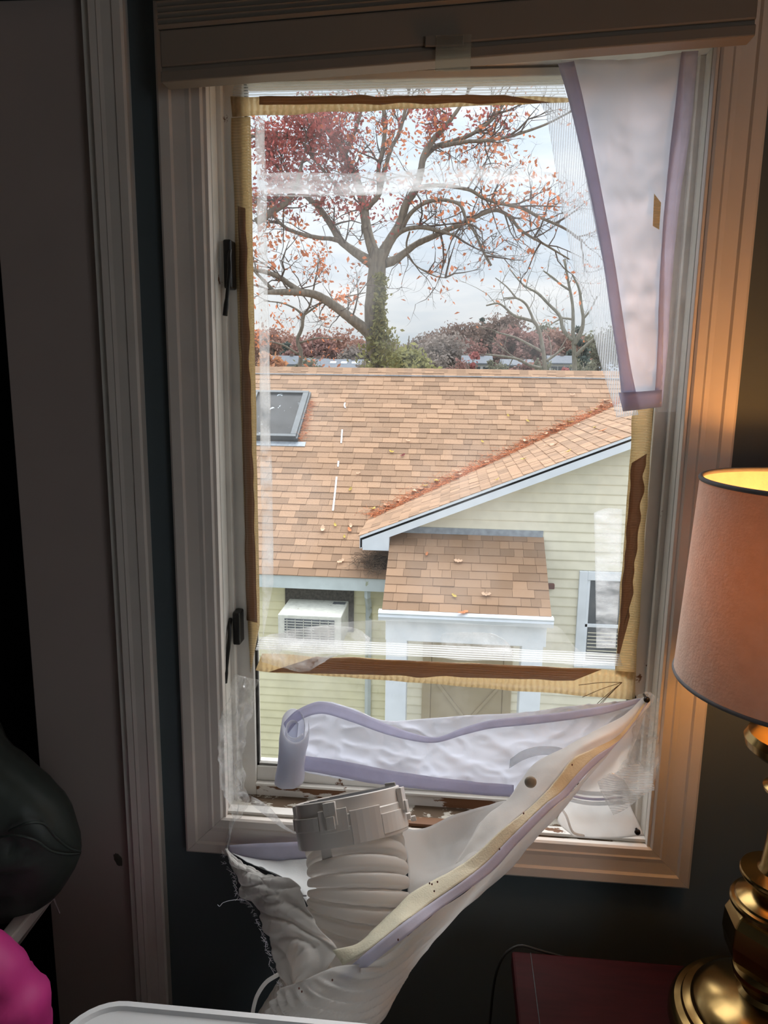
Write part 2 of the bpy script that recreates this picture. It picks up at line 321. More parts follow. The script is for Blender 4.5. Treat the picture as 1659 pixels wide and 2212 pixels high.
rw = MB().box(ROOM_L-.1, ROOM_R+.1, ROOM_B-.1, ROOM_B, 0, ROOM_H)
tag(rw.build('wall_rear', M['wall']), 'rear wall of the room behind the camera', kind='structure')
tag(MB().box(ROOM_L-.1, ROOM_R+.1, ROOM_B-.1, .13, -.06, 0).build('floor', M['floor']), 'brown floorboards of the room', kind='structure')
tag(MB().box(ROOM_L-.1, ROOM_R+.1, ROOM_B-.1, .13, ROOM_H, ROOM_H+.08).build('ceiling', M['ceil']), 'pale flat ceiling', kind='structure')
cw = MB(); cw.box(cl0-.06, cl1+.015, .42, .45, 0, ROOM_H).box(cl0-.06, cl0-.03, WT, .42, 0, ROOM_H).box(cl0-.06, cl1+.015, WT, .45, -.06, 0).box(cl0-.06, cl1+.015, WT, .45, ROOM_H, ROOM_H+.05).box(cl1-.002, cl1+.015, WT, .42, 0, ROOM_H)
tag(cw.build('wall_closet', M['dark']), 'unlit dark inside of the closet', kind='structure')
win2 = empty('added_window_2', (ROOM_R+.05, -2.35, .9)); tag(win2, 'unseen window added in the right wall for front light', kind='structure')  # opening out of view, added to carry the front fill light
f2 = MB(); X0_, X1_ = ROOM_R+.02, ROOM_R+.08
f2.box(X0_, X1_, -2.9, -2.84, .9, 2.1).box(X0_, X1_, -1.86, -1.8, .9, 2.1).box(X0_, X1_, -2.84, -1.86, .9, .96).box(X0_, X1_, -2.84, -1.86, 2.04, 2.1)
f2.build('frame', M['white'], win2)
MB().box(ROOM_R+.06, ROOM_R+.065, -2.84, -1.86, .96, 2.04).build('glass_pane', M['glass'], win2)

# ---- window casing, frame and sash
PROF = [(0, 0), (0, .009), (.003, .0125), (.016, .0125), (.0185, .0145), (.026, .0135), (.046, .0150), (.049, .0195), (.064, .0205), (.068, .0175), (.068, 0)]
win = empty('window_1', ((x_in_l+x_in_r)/2, 0, z_in_b)); tag(win, 'old white casement window with peeling paint and dark latches', kind='structure')
def casing(kind):
    mb = MB(); n = len(PROF)
    if kind == 'left': A = [(x_in_l-u, -p, z_in_b-u) for u, p in PROF]; B = [(x_in_l-u, -p, z_in_t+u) for u, p in PROF]
    if kind == 'right': A = [(x_in_r+u, -p, z_in_b-u) for u, p in PROF]; B = [(x_in_r+u, -p, z_in_t+u) for u, p in PROF]
    if kind == 'bottom': A = [(x_in_l-u, -p, z_in_b-u) for u, p in PROF]; B = [(x_in_r+u, -p, z_in_b-u) for u, p in PROF]
    if kind == 'top': A = [(x_in_l-u, -p, z_in_t+u) for u, p in PROF]; B = [(x_in_r+u, -p, z_in_t+u) for u, p in PROF]
    if kind in ('left', 'right'):      # hairline mitre gap
        A = [(x, y, z+.0006) for x, y, z in A]
    mb.add(A+B, [(i, (i+1) % n, n+(i+1) % n, n+i) for i in range(n)]+[tuple(range(n)), tuple(range(n, 2*n))])
    return mb.build('casing', M['white'], win, recalc=True)
for k in ('left', 'right', 'bottom', 'top'): casing(k)
xs_l, xg_l = at(499, 1000, .066).x, at(543, 1000, .075).x
xs_r, xg_r = at(1446, 1000, .066).x, at(1402, 1000, .075).x
z_rail_b, z_rail_t = (at(560, 1735, .066).z+at(1100, 1770, .066).z)/2, (at(560, 1652, .075).z + at(640, 1657, .075).z)/2
z_g_t = at(850, 176, .075).z
(lambda *a: None)('sash', xs_l, xg_l, xs_r, xg_r, z_rail_b, z_rail_t, z_g_t)
for s, X in ((1, x_in_l), (-1, x_in_r)):
    def bx(a, b, y0, y1, nm, m, z0=z_in_b-.005, z1=z_in_t):
        x0, x1 = sorted((X+s*a, X+s*b)); return MB().box(x0, x1, y0, y1, z0, z1).build(nm, M[m], win, bevel=.0012)
    bx(-.011, .0055, -.007, .010, 'stop_bead', 'white')
    bx(-.011, .0015, .010, .016, 'jamb_groove', 'rubber')
    bx(-.011, .0045, .016, .046, 'jamb', 'white_worn')
    bx(-.011, .0125, .046, .060, 'blind_stop', 'white_worn')
    bx(-.011, (xs_l-x_in_l)*.98 if s > 0 else (x_in_r-xs_r)*.98, .060, .0648, 'weatherstrip', 'rubber')
    bx(-.011, .0125, .0648, .128, 'outer_jamb', 'white_worn')
MB().box(x_in_l, x_in_r, -.004, .128, z_in_t, z_in_t+.011).build('head_jamb', M['white_worn'], win)
sl = MB(); sl.hexa([(x_in_l, -.006, z_in_b-.011), (x_in_r, -.006, z_in_b-.011), (x_in_r, .16, z_in_b-.011), (x_in_l, .16, z_in_b-.011),
                    (x_in_l, -.006, z_in_b-.001), (x_in_r, -.006, z_in_b-.001), (x_in_r, .16, z_in_b+.010), (x_in_l, .16, z_in_b+.010)])
sl.build('sill', M['sill'], win)
MB().box(x_in_l+.0045, x_in_r-.0045, .004, .026, z_in_b, z_in_b+.006).build('sill_stop', M['peeling'], win, bevel=.001)
# sash: stiles, rails, glazing bead, glass
SY0, SY1 = .0655, .105
MB().box(xs_l, xg_l, SY0, SY1, z_rail_b, z_in_t-.004).build('sash_stile', M['white_worn'], win, bevel=.002)
MB().box(xg_r, xs_r, SY0, SY1, z_rail_b, z_in_t-.004).build('sash_stile', M['white_worn'], win, bevel=.002)
zr1 = z_rail_b+(z_rail_t-z_rail_b)*.52
MB().box(xg_l, xg_r, SY0, SY1, z_rail_b, zr1).build('sash_rail', M['peeling'], win, bevel=.0015)
MB().box(xs_l, xs_r, SY0+.008, SY1, z_in_b+.004, z_rail_b).build('gap_seal', M['dark'], win)
MB().box(xg_l, xg_r, SY0-.005, SY1, zr1+.0005, zr1+.0055).build('sash_lip', M['white_worn'], win, bevel=.001)
MB().box(xg_l, xg_r, SY0+.006, SY1, zr1+.006, z_rail_t).build('sash_rail', M['white_worn'], win, bevel=.0015)
MB().box(xg_l, xg_r, SY0, SY1, z_g_t, z_in_t-.004).build('sash_rail', M['white_worn'], win, bevel=.002)
for a, b in ((xg_l, xg_l+.0045), (xg_r-.0045, xg_r)):
    MB().box(a, b, .074, .083, z_rail_t, z_g_t).build('glazing_bead', M['glaze'], win)
MB().box(xg_l, xg_r, .074, .083, z_rail_t, z_rail_t+.005).build('glazing_bead', M['rubber'], win)
MB().box(xg_l-.004, xg_r+.004, .084, .088, z_rail_t-.004, z_g_t+.004).build('glass_pane', M['glass'], win)
# casement latches on the left stile
for (y0, y1, hy) in ((515, 622, 682), (1325, 1395, 1475)):
    a, b = at(474, y0, .03), at(474, y1, .03); hx = a.x
    lk = MB().box(x_in_l+.0125, x_in_l+.026, .036, .0655, b.z, a.z).build('latch', M['black'], win, bevel=.003)
    q0, q1, q2 = at(494, y0+10, .035), at(496, (y0+y1)/2+12, .026), at(486, hy, .018)
    MB().tube(crom([q0+Vector((0, .01, -.005)), q0.lerp(q1, .6), q1, q2], 14), [.0035]*7+[.0032]*4+[.0042]*3, 8).build('handle', M['black'], lk, smooth=True)
# screws left in the frame
def screw(px, py, Y, lab):
    c = at(px, py, Y); mb = MB(); Mx = Matrix.Translation(c) @ Matrix.Rotation(math.radians(90), 4, 'X')
    mb.lathe([(0, .0045), (.002, .0045), (.0045, .003), (.0052, 0), (.0025, -.001), (.0018, -.02), (0, -.022)], 16, Mx)
    o = mb.build('screw', M['screw'], None, smooth=True)
    return tag(o, lab, 'screw')
screw(1368, 1506, SY0-.0005, 'small dark screw head standing proud of the right window stile')

# ---- closet casing and sliding closet door
t1 = MB(); n = len(PROF); wdt = cx_r-cx_l
A = [(cx_l+u*wdt/.068, -p, 0.001) for u, p in PROF]; B = [(cx_l+u*wdt/.068, -p, clz+u) for u, p in PROF]
t1.add(A+B, [(i, (i+1) % n, n+(i+1) % n, n+i) for i in range(n)]+[tuple(range(n)), tuple(range(n, 2*n))])
tag(t1.build('trim_1', M['white'], recalc=True), 'white moulded closet casing beside the window', kind='structure')
MBj = MB().box(cl1-.0185, cl1-.002, .002, WT, 0.001, clz); tag(MBj.build('trim_2', M['white_worn']), 'pale closet jamb edge behind the casing', kind='structure')
dx_l = at(65, 1400, .03).x; dx_r = cl1-.022
dr = empty('door_1', (dx_l, .045, 0)); tag(dr, 'plain flush closet door with a chipped dent', kind='structure')
MB().box(dx_l, dx_r, .03, .065, .012, clz-.01).build('door_slab', M['door'], dr, bevel=.002)
dc = at(255, 1857, .0299); dm = MB(); nn = 22
ring = [(dc.x+(.007+.0025*random.random())*math.cos(2*math.pi*k/nn)-.25*.012*math.sin(2*math.pi*k/nn), .0298, dc.z+(.012+.003*random.random())*math.sin(2*math.pi*k/nn)) for k in range(nn)]
dm.add(ring+[(dc.x, .0292, dc.z)], [(k, (k+1) % nn, nn) for k in range(nn)]); dm.build('chipped_dent', M['soot'], dr)

# ================================================================== CELLULAR SHADE
sh = empty('cellular_shade', (at(990, 60, -.05).x, -.05, at(990, 60, -.05).z)); tag(sh, 'raised off-white cellular shade with a tilted bottom rail over the window', 'window shade')
L0, R0 = at(347, 178, -.085), at(1632, 77, -.085)
def slab(l, r, y0, y1, h0, h1, nm, m, bevel=.0015, dl=0, drr=0):
    a, b = Vector(l)+Vector((dl, 0, 0)), Vector(r)+Vector((drr, 0, 0))
    return MB().hexa([(a.x, y0, a.z+h0), (b.x, y0, b.z+h0), (b.x, y1, b.z+h0), (a.x, y1, a.z+h0), (a.x, y0, a.z+h1), (b.x, y0, b.z+h1), (b.x, y1, b.z+h1), (a.x, y1, a.z+h1)]).build(nm, M[m], sh, bevel=bevel)
br = slab(L0, R0, -.085, -.055, 0, .015, 'bottom_rail', 'rail', .002)
slab(L0, R0, -.081, -.055, .015, .020, 'rail_groove', 'rail', 0, .001, -.001)
slab(L0, R0, -.0845, -.056, .020, .068, 'rail_face', 'rail', .003)
NP = 16; zr = .069
for k in range(NP):
    h = .0075; f = 1-k/NP*.6
    a0 = Vector((L0.x-.001, 0, L0.z+zr)); b0 = Vector((R0.x+.001, 0, L0.z+zr+(R0.z-L0.z)*f))
    mb = MB(); pr = [(-.083, 0), (-.088, h*.5), (-.083, h*.96), (-.060, h*.96), (-.055, h*.5), (-.060, 0)]
    A = [(a0.x, y, a0.z+z) for y, z in pr]; B = [(b0.x, y, b0.z+z) for y, z in pr]; q = len(pr)
    mb.add(A+B, [(i, (i+1) % q, q+(i+1) % q, q+i) for i in range(q)]+[tuple(range(q)), tuple(range(q, 2*q))])
    mb.build('pleat', M['shade'], sh, recalc=True); zr += h
hz = L0.z+zr+max(0, (R0.z-L0.z)*.4)+.001
MB().box(L0.x-.004, R0.x+.004, -.095, -.0005, hz, hz+.05).build('head_rail', M['rail'], sh, bevel=.003)
tb0, tb1 = at(941, 100, -.092), at(1016, 152, -.092)
tab = MB(); tab.box(tb0.x, tb1.x, -.0925, -.090, tb1.z, tb0.z+.014).box(tb0.x, tb1.x, -.090, -.052, tb1.z+.028, tb1.z+.0305)
tab.build('pull_tab', M['acrylic'], sh, bevel=.001)
c0, c1 = at(918, 76, -.09), at(1002, 98, -.09)
MB().box(c0.x, c1.x, -.090, -.0855, c1.z, c0.z).build('tab_clip', M['rail'], sh, bevel=.0015)

# ================================================================== NEIGHBOURING HOUSE
HP = 8.4                                        # world Y of the main eave
GZ = -5.0                                      # ground level outdoors
eaveP = at(700, 1243, HP); z_e = eaveP.z
RIDGE_Y = HP+4.55; ridgeP = at(930, 800, RIDGE_Y); z_r = ridgeP.z
PM = (z_r-z_e)/(RIDGE_Y-HP)                     # pitch of the main roof
(lambda *a: None)('main roof', z_e, z_r, math.degrees(math.atan(PM)))
HX0, HX1 = at(380, 1000, HP).x-3.2, 11.0
house = empty('neighbouring_house', (at(900, 1200, HP).x, HP, GZ)); tag(house, 'cream sided house with a tan shingled roof outside the window', 'house')
V_m = Vector((0, 1, PM)).normalized(); N_m = Vector((0, -PM, 1)).normalized(); U_x = Vector((1, 0, 0))
WGY = 8.55                                       # gable wall plane
WRY = 8.25                                       # rake (front) plane of the wing roof
rk0, rk1 = at(779, 1157, WRY), at(1366, 941, WRY)
MW = (rk1.z-rk0.z)/(rk1.x-rk0.x)                 # pitch of the wing roof
(lambda *a: None)('wing pitch', math.degrees(math.atan(MW)))
def z_main(y): return z_e+PM*(y-HP)
def z_wing(x): return rk0.z+MW*(x-rk0.x)
def x_mirror(x): return 2*wing_ridge_x-x
def y_valley(x): return HP+(z_wing(x)-z_e)/PM
V_w = Vector((1, 0, MW)).normalized(); N_w = Vector((-MW, 0, 1)).normalized()
wing_ridge_x = rk0.x+(z_r-.12-rk0.z)/MW; HX1 = 2*wing_ridge_x-rk0.x+.6
# unit shingle: x 0..1, y 0..1 up the slope, butt edge thick
um = MB().add([(0, 0, 0), (1, 0, 0), (1, 1, 0), (0, 1, 0), (.004, 0, 1), (.996, 0, 1), (1, 1, .25), (0, 1, .25)], [(0,3,2,1), (4,5,6,7), (0,1,5,4), (1,2,6,5), (2,3,7,6), (3,0,4,7)])
UNIT = um.mesh('shingle'); UNIT.materials.append(M['shingle'])
def sh_matrix(O, U, V, N, wd, ln, th):
    m = Matrix.Identity(4)
    for i in range(3):
        m[i][0] = U[i]*wd; m[i][1] = V[i]*ln; m[i][2] = N[i]*th; m[i][3] = O[i]
    return m
def lay(parent, items, n_single, rest_name):
    items.sort(key=lambda t: -t[0]); rest = MB()
    for k, (pri, mt) in enumerate(items):
        if k < n_single:
            o = bpy.data.objects.new('shingle', UNIT); COL.objects.link(o); o.parent = parent; o.matrix_parent_inverse = parent.matrix_world.inverted(); o.matrix_basis = mt
        else: rest.add([mt @ Vector(v.co) for v in UNIT.vertices], [tuple(p.vertices) for p in UNIT.polygons])
    if rest.f: rest.build(rest_name, M['shingle'], parent, kind='stuff')
def px_size(P, wd):
    v = P-EYE; return FPX*wd/max(v.dot(FWD), .1)
def onscreen(P):
    v = P-EYE; d = v.dot(FWD); return (IW/2+FPX*v.dot(RGT)/d, IH/2-FPX*v.dot(UPV)/d)
# main roof deck
gx0 = at(846, 1200, WGY).x
def deck_piece(mb, x0, x1, y0):
    za = z_e+PM*(y0-HP)
    return mb.hexa([Vector((x0, y0, za-.05)), Vector((x1, y0, za-.05)), Vector((x1, RIDGE_Y, z_r-.06)), Vector((x0, RIDGE_Y, z_r-.06)),
                    Vector((x0, y0, za)), Vector((x1, y0, za)), Vector((x1, RIDGE_Y, z_r-.008)), Vector((x0, RIDGE_Y, z_r-.008))])
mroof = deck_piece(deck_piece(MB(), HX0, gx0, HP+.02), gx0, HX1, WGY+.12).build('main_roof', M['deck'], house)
MB().hexa([Vector((HX0, RIDGE_Y, z_r-.06)), Vector((HX1, RIDGE_Y, z_r-.06)), Vector((HX1, RIDGE_Y+4.5, z_e-.05)), Vector((HX0, RIDGE_Y+4.5, z_e-.05)),
           Vector((HX0, RIDGE_Y, z_r-.008)), Vector((HX1, RIDGE_Y, z_r-.008)), Vector((HX1, RIDGE_Y+4.5, z_e)), Vector((HX0, RIDGE_Y+4.5, z_e))]).build('rear_roof', M['shingle'], house)
EXP = .1455
sky_q = [atpl(x, y, Vector((0, HP, z_e)), N_m) for x, y in ((572, 856), (684, 856), (640, 955), (530, 950))]
items = []; L_m = math.hypot(RIDGE_Y-HP, z_r-z_e); row = 0; v = -.03
while v < L_m-.12:
    y = HP+V_m.y*v; z = z_e+V_m.z*v; x = HX0-random.random()*.2
    while x < HX1:
        wd = random.choice((.14, .17, .2, .24, .28, .33)); P = Vector((x+wd/2, y, z)); s = onscreen(P)
        ok = -400 < s[0] < 1900
        xv = rk0.x+(z_main(y)-rk0.z)/MW       # valley x at this height
        if z_main(y+.05) > rk0.z-.02 and x > xv+.05: ok = False
        if x+wd > gx0-.01 and y < WGY+.15: ok = False
        if ok:
            th = random.uniform(.010, .018)
            items.append((px_size(P, 1.0)-(abs(s[0]-860)/4000), sh_matrix(Vector((x, y, z))+N_m*random.uniform(0, .004), U_x, V_m, N_m, wd-.002, EXP*1.22, th)))
        x += wd
    v += EXP; row += 1
(lambda *a: None)('main rows', row, len(items)); lay(mroof, items, 150, 'upper_shingles')
# ridge cap
rc = empty('ridge_cap', (0, RIDGE_Y, z_r)); rc.parent = house; rc.matrix_parent_inverse = house.matrix_world.inverted()
x = HX0
capm = MB().add([(0, -.15, -.085), (0, 0, .02), (0, .15, -.085), (1, -.15, -.085), (1, 0, .02), (1, .15, -.085), (0, -.15, -.1), (0, .15, -.1), (1, -.15, -.1), (1, .15, -.1)],
                [(0, 1, 4, 3), (1, 2, 5, 4), (0, 3, 8, 6), (2, 7, 9, 5), (6, 7, 2, 1, 0), (3, 4, 5, 9, 8)]).mesh('cap_shingle'); capm.materials.append(M['shingle'])
while x < HX1:
    wd = .165; o = bpy.data.objects.new('cap_shingle', capm); COL.objects.link(o); o.parent = rc; o.matrix_parent_inverse = rc.matrix_world.inverted()
    o.matrix_basis = Matrix.Translation((x, RIDGE_Y, z_r+random.uniform(0, .006))) @ Matrix.Diagonal((wd*1.02, 1, 1, 1)); x += wd
MB().tube([(HX0, RIDGE_Y-.22, z_r-.105), (HX1, RIDGE_Y-.22, z_r-.107)], .012, 6).build('lightning_cable', M['flash'], rc)
# skylight
sky = empty('skylight', sky_q[3]); sky.parent = house; sky.matrix_parent_inverse = house.matrix_world.inverted()
sx0, sx1 = sky_q[2].x-1.02, sky_q[2].x+.0; sv0, sv1 = (sky_q[2].y-HP)/V_m.y, (sky_q[1].y-HP)/V_m.y
def onroof(x, v, h): return Vector((x, HP, z_e))+V_m*v+N_m*h
def rbox(x0, x1, v0, v1, h0, h1, nm, m, par, **k):
    return MB().hexa([onroof(x0, v0, h0), onroof(x1, v0, h0), onroof(x1, v1, h0), onroof(x0, v1, h0), onroof(x0, v0, h1), onroof(x1, v0, h1), onroof(x1, v1, h1), onroof(x0, v1, h1)]).build(nm, M[m], par, **k)
rbox(sx0-.1, sx1+.17, sv0-.14, sv0-.02, .014, .024, 'flashing', 'flash', sky)
rbox(sx0, sx1, sv0, sv0+.07, .01, .12, 'frame', 'skyframe', sky, bevel=.006); rbox(sx0, sx1, sv1-.07, sv1, .01, .12, 'frame', 'skyframe', sky, bevel=.006)
rbox(sx0, sx0+.1, sv0+.07, sv1-.07, .01, .12, 'frame', 'skyframe', sky, bevel=.006); rbox(sx1-.1, sx1, sv0+.07, sv1-.07, .01, .12, 'frame', 'skyframe', sky, bevel=.006)
rbox(sx1-.035, sx1+.03, sv0-.01, sv1+.01, .012, .085, 'frame_step', 'skyframe', sky, bevel=.004)
M['sky_glass'] = mat('streaked_skylight_glass', (66, 68, 70), .35, .3, 3, spec=.12, wear=(190, 200, 206), wscale=5, wthr=.61)
rbox(sx0+.1, sx1-.1, sv0+.07, sv1-.07, .07, .085, 'pane', 'sky_glass', sky)
# main eave fascia and the wall under it
main_x1 = at(836, 1262, HP).x
MB().box(HX0, main_x1, HP-.005, HP+.03, z_e-.2, z_e-.012).build('fascia_board', M['mossy'], house, bevel=.004)
MB().box(HX0, main_x1, HP+.03, HP+.32, z_e-.2, z_e-.17).build('soffit', M['mossy'], house)
MWY = HP+.3                                        # main wall plane
gx0 = at(846, 1200, WGY).x; gx1 = x_mirror(gx0)
def wall_of_boards(nm, x0, x1, y, ztop, zbot, exp, mk, limit=None):
    w_ = MB().box(x0, x1, y, y+.08, zbot, ztop if limit is None else zbot+.02).build(nm, M['siding'], house)
    z = zbot; prof = [(0, 0), (-.022, 0), (-.024, .012), (-.006, exp+.012), (0, exp+.012)]
    while z < ztop:
        a, b = x0, x1
        if limit: a = max(x0, limit(z)); b = min(x1, x_mirror(limit(z)))
        if a < b-.05:
            mb = MB(); A = [(a, y+p, z+q) for p, q in prof]; B = [(b, y+p, z+q) for p, q in prof]
            mb.add(A+B, [(i, (i+1) % 5, 5+(i+1) % 5, 5+i) for i in range(5)]+[(0, 1, 2, 3, 4), (9, 8, 7, 6, 5)])
            mb.build('siding_board', M[mk], w_, recalc=True)
        z += exp
    return w_
zf = at(700, 1620, MWY).z
wall_of_boards('main_wall', HX0, gx0+.02, MWY, z_e-.2, GZ, .118, 'siding_y')
# gable wall behind the wing roof: boards stop under the sloping rake
rake_under = lambda z: rk0.x+((z-.10)-rk0.z+.18)/MW
gw = wall_of_boards('gable_wall', gx0, gx1, WGY, z_wing(wing_ridge_x)-.1, GZ, .128, 'siding', limit=lambda z: rk0.x+(z+.10+.05-rk0.z)/MW)
MB().prism([Vector((gx0, WGY+.04, GZ)), Vector((gx1, WGY+.04, GZ)), Vector((gx1, WGY+.04, z_wing(gx0)-.1)), Vector((wing_ridge_x, WGY+.04, z_wing(wing_ridge_x)-.1)), Vector((gx0, WGY+.04, z_wing(gx0)-.1))], (0, .06, 0)).build('sheathing', M['siding'], gw)
MB().box(gx0-.03, gx0+.03, WGY-.03, WGY+2.5, z_e-.3, z_wing(gx0)-.06).build('corner_board', M['soot'], house)
# wing roof
xa, xb = rk0.x, wing_ridge_x
wroof = MB(); wv = []
wp = [Vector((xa, WRY, z_wing(xa))), Vector((xb, WRY, z_wing(xb))), Vector((xb, y_valley(xb)+.03, z_wing(xb))), Vector((xa, y_valley(xa)+.03, z_wing(xa)))]
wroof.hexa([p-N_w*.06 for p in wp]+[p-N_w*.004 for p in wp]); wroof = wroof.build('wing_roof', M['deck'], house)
wp2 = [Vector((x_mirror(p.x), p.y, p.z)) for p in (wp[1], wp[0], wp[3], wp[2])]
MB().hexa([p-Vector((0, 0, .06)) for p in wp2]+[p for p in wp2]).build('wing_roof_far_slope', M['shingle'], house)
items = []; v = -.03; U_y = Vector((0, 1, 0)); L_w = (xb-xa)*math.sqrt(1+MW*MW)
while v < L_w:
    x = xa+V_w.x*v; z = rk0.z+V_w.z*v; y = WRY-.015
    while y < y_valley(x)+.02:
        wd = random.choice((.14, .17, .2, .24)); P = Vector((x, y+wd/2, z)); s = onscreen(P)
        if s[0] < 2100: items.append((s[1]-(y-WRY)*100, sh_matrix(Vector((x, y, z))+N_w*random.uniform(0, .003), U_y, V_w, N_w, wd-.003, EXP*1.2, random.uniform(.008, .015))))
        y += wd
    v += EXP*.98
(lambda *a: None)('wing', len(items))
# the butt edge faces down the slope: mirror handedness is harmless for a closed wedge
lay(wroof, items, 60, 'farther_shingles')
for nm, off, t0, t1_, mk in (('rake_board', 0, .028, .165, 'house_white'), ('drip_edge', -.014, .0, .034, 'house_white')):
    p = [Vector((xa-.005, WRY+off, z_wing(xa)-t1_)), Vector((xb, WRY+off, z_wing(xb)-t1_)), Vector((xb, WRY+off, z_wing(xb)-t0)), Vector((xa-.005, WRY+off, z_wing(xa)-t0))]
    MB().prism(p, (0, .03, 0)).build(nm, M[mk], house)
    MB().prism([Vector((x_mirror(v.x), v.y, v.z)) for v in p], (0, .03, 0)).build(nm, M[mk], house, recalc=True)
p = [Vector((xa, WRY+.03, z_wing(xa)-.10)), Vector((xb, WRY+.03, z_wing(xb)-.10)), Vector((xb, WRY+.03, z_wing(xb)-.07)), Vector((xa, WRY+.03, z_wing(xa)-.07))]
MB().prism(p, (0, .3, 0)).build('rake_soffit', M['house_white'], house)
rb0, rb1 = at(783, 1188, WRY), at(840, 1190, WRY)
zt0 = z_wing(rb0.x)-.15; zt1 = z_wing(rb1.x)-.15
MB().prism([Vector((rb0.x, WRY+.001, rb0.z)), Vector((rb1.x, WRY+.001, rb0.z)), Vector((rb1.x, WRY+.001, zt1)), Vector((rb0.x, WRY+.001, zt0))], (0, .3, 0)).build('eave_return', M['house_white'], house)
MB().box(xa-.012, xa+.02, WRY, y_valley(xa)+.05, z_wing(xa)-.17, z_wing(xa)-.012).build('eave_fascia', M['house_white'], house)
# porch roof over the entry
st = [at(855, 1150, WGY-.02), at(1174, 1160, WGY-.02)]; PRY = WGY-1.14
sb0, sb1 = at(825, 1309, PRY), at(1184, 1334, PRY)
ps0, ps1 = (st[0].x+sb0.x)/2-.02, (st[1].x+sb1.x)/2+.01
zt_, zb_ = (st[0].z+st[1].z)/2, (sb0.z+sb1.z)/2
(lambda *a: None)('porch', st, sb0, sb1, ps0, ps1, zt_, zb_)
V_p = Vector((0, WGY-.02-PRY, zt_-zb_)); L_p = V_p.length; V_p.normalize(); N_p = Vector((0, -V_p.z, V_p.y))
pp = [Vector((ps0, PRY, zb_)), Vector((ps1, PRY, zb_)), Vector((ps1, WGY, zb_+V_p.z/V_p.y*(WGY-PRY))), Vector((ps0, WGY, zb_+V_p.z/V_p.y*(WGY-PRY)))]
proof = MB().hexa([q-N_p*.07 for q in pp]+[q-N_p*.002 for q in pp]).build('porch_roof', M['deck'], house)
items = []; v = -.03; k = 0; PE = L_p/9.6
while v < L_p-.05:
    x = ps0-.01
    while x < ps1-.02:
        wd = min(random.choice((.12, .15, .18, .22, .27, .33)), ps1+.01-x)
        if ps1+.01-x-wd < .06: wd = ps1+.01-x
        O = Vector((x, PRY, zb_))+V_p*v
        items.append((1, sh_matrix(O+N_p*random.uniform(0, .004), U_x, V_p, N_p, wd-.002, min(PE*1.2, L_p-v), random.uniform(.009, .017)))); x += wd
    v += PE
(lambda *a: None)('porch shingles', len(items)); lay(proof, items, 400, 'porch_rest')
f0, f1 = at(900, 1140, WGY-.03), at(1174, 1162, WGY-.03)
MB().prism([Vector((ps0+.1, WGY-.035, zt_+.0)), Vector((ps1, WGY-.035, zt_+.0)), Vector((ps1, WGY-.035, zt_+.085)), Vector((ps0+.1, WGY-.035, zt_+.085))], (0, .02, 0)).build('apron_flashing', M['flash'], house)
gt = MB(); gp = [(-.0, 0), (-.0, .02), (-.10, .025), (-.115, -.0), (-.10, -.02), (-.112, -.045), (-.09, -.10), (0, -.10)]
A = [(ps0-.05, PRY+.01+y, zb_-.03+z) for y, z in gp]; B = [(ps1+.03, PRY+.01+y, zb_-.03+z) for y, z in gp]; q = len(gp)
gt.add(A+B, [(i, (i+1) % q, q+(i+1) % q, q+i) for i in range(q)]+[tuple(range(q)), tuple(range(q, 2*q))]).build('gutter', M['house_white'], house, recalc=True)
# entablature, posts, recessed entry door
MB().box(ps0+.03, ps1-.03, PRY+.03, PRY+.12, zb_-.42, zb_-.08).build('porch_beam', M['house_white'], house, bevel=.01)
for a, b in ((832, 877), (1122, 1168)):
    x0, x1 = at(a, 1500, PRY+.03).x, at(b, 1500, PRY+.03).x
    MB().box(x0, x1, PRY+.03, PRY+.03+(x1-x0), GZ, zb_-.40).build('porch_post', M['house_white'], house, bevel=.012)
d0, d1 = at(930, 1500, WGY-.03).x, at(1085, 1500, WGY-.03).x
door = MB().box(d0, d1, WGY-.045, WGY+.02, GZ+.1, zt_-.3).build('entry_door', M['door_tan'], house, bevel=.01)
for a, b in ((d0-.12, d0), (d1, d1+.12)): MB().box(a, b, WGY-.06, WGY+.02, GZ+.1, zt_-.25).build('door_trim', M['door_tan'], door, bevel=.01)
dm = (d0+d1)/2; zc = at(1005, 1540, WGY-.04).z
for sx in (-1, 1):
    p0, p1 = Vector((dm-sx*(d1-d0)*.42, WGY-.05, zc+.42)), Vector((dm+sx*(d1-d0)*.1, WGY-.05, zc-.25))
    MB().prism([p0, p0+Vector((.05, 0, 0)), p1+Vector((.05, 0, 0)), p1], (0, -.02, 0)).build('cross_brace', M['door_tan'], door)
# downspout under the main eave
ds = at(794, 1290, HP+.1)
MB().tube(crom([(ds.x, HP+.07, z_e-.16), (ds.x, HP+.08, z_e-.3), (ds.x, MWY-.05, z_e-.48), (ds.x, MWY-.05, z_e-.7), (ds.x, MWY-.05, GZ)], 26), .045, 4).build('downspout', M['mossy'], house, bevel=.004)
# window in the gable wall
wA, wB = at(1252, 1233, WGY-.03), at(1375, 1440, WGY-.03)
gwn = empty('gable_window', (wA.x, WGY, wB.z)); gwn.parent = house; gwn.matrix_parent_inverse = house.matrix_world.inverted()
def wb(x0, x1, z0, z1, y0, y1, nm, m): MB().box(x0, x1, y0, y1, z0, z1).build(nm, M[m], gwn, bevel=.006)
wx0, wx1, wz1 = wA.x, wA.x+.88, wA.z; wz0 = wz1-1.35
wb(wx0, wx0+.11, wz0, wz1, WGY-.055, WGY+.02, 'frame', 'house_white'); wb(wx1-.11, wx1, wz0, wz1, WGY-.055, WGY+.02, 'frame', 'house_white')
wb(wx0+.11, wx1-.11, wz1-.12, wz1, WGY-.055, WGY+.02, 'frame', 'house_white'); wb(wx0+.11, wx1-.11, wz0, wz0+.1, WGY-.055, WGY+.02, 'frame', 'house_white')
wmid = at(1300, 1352, WGY-.03).z
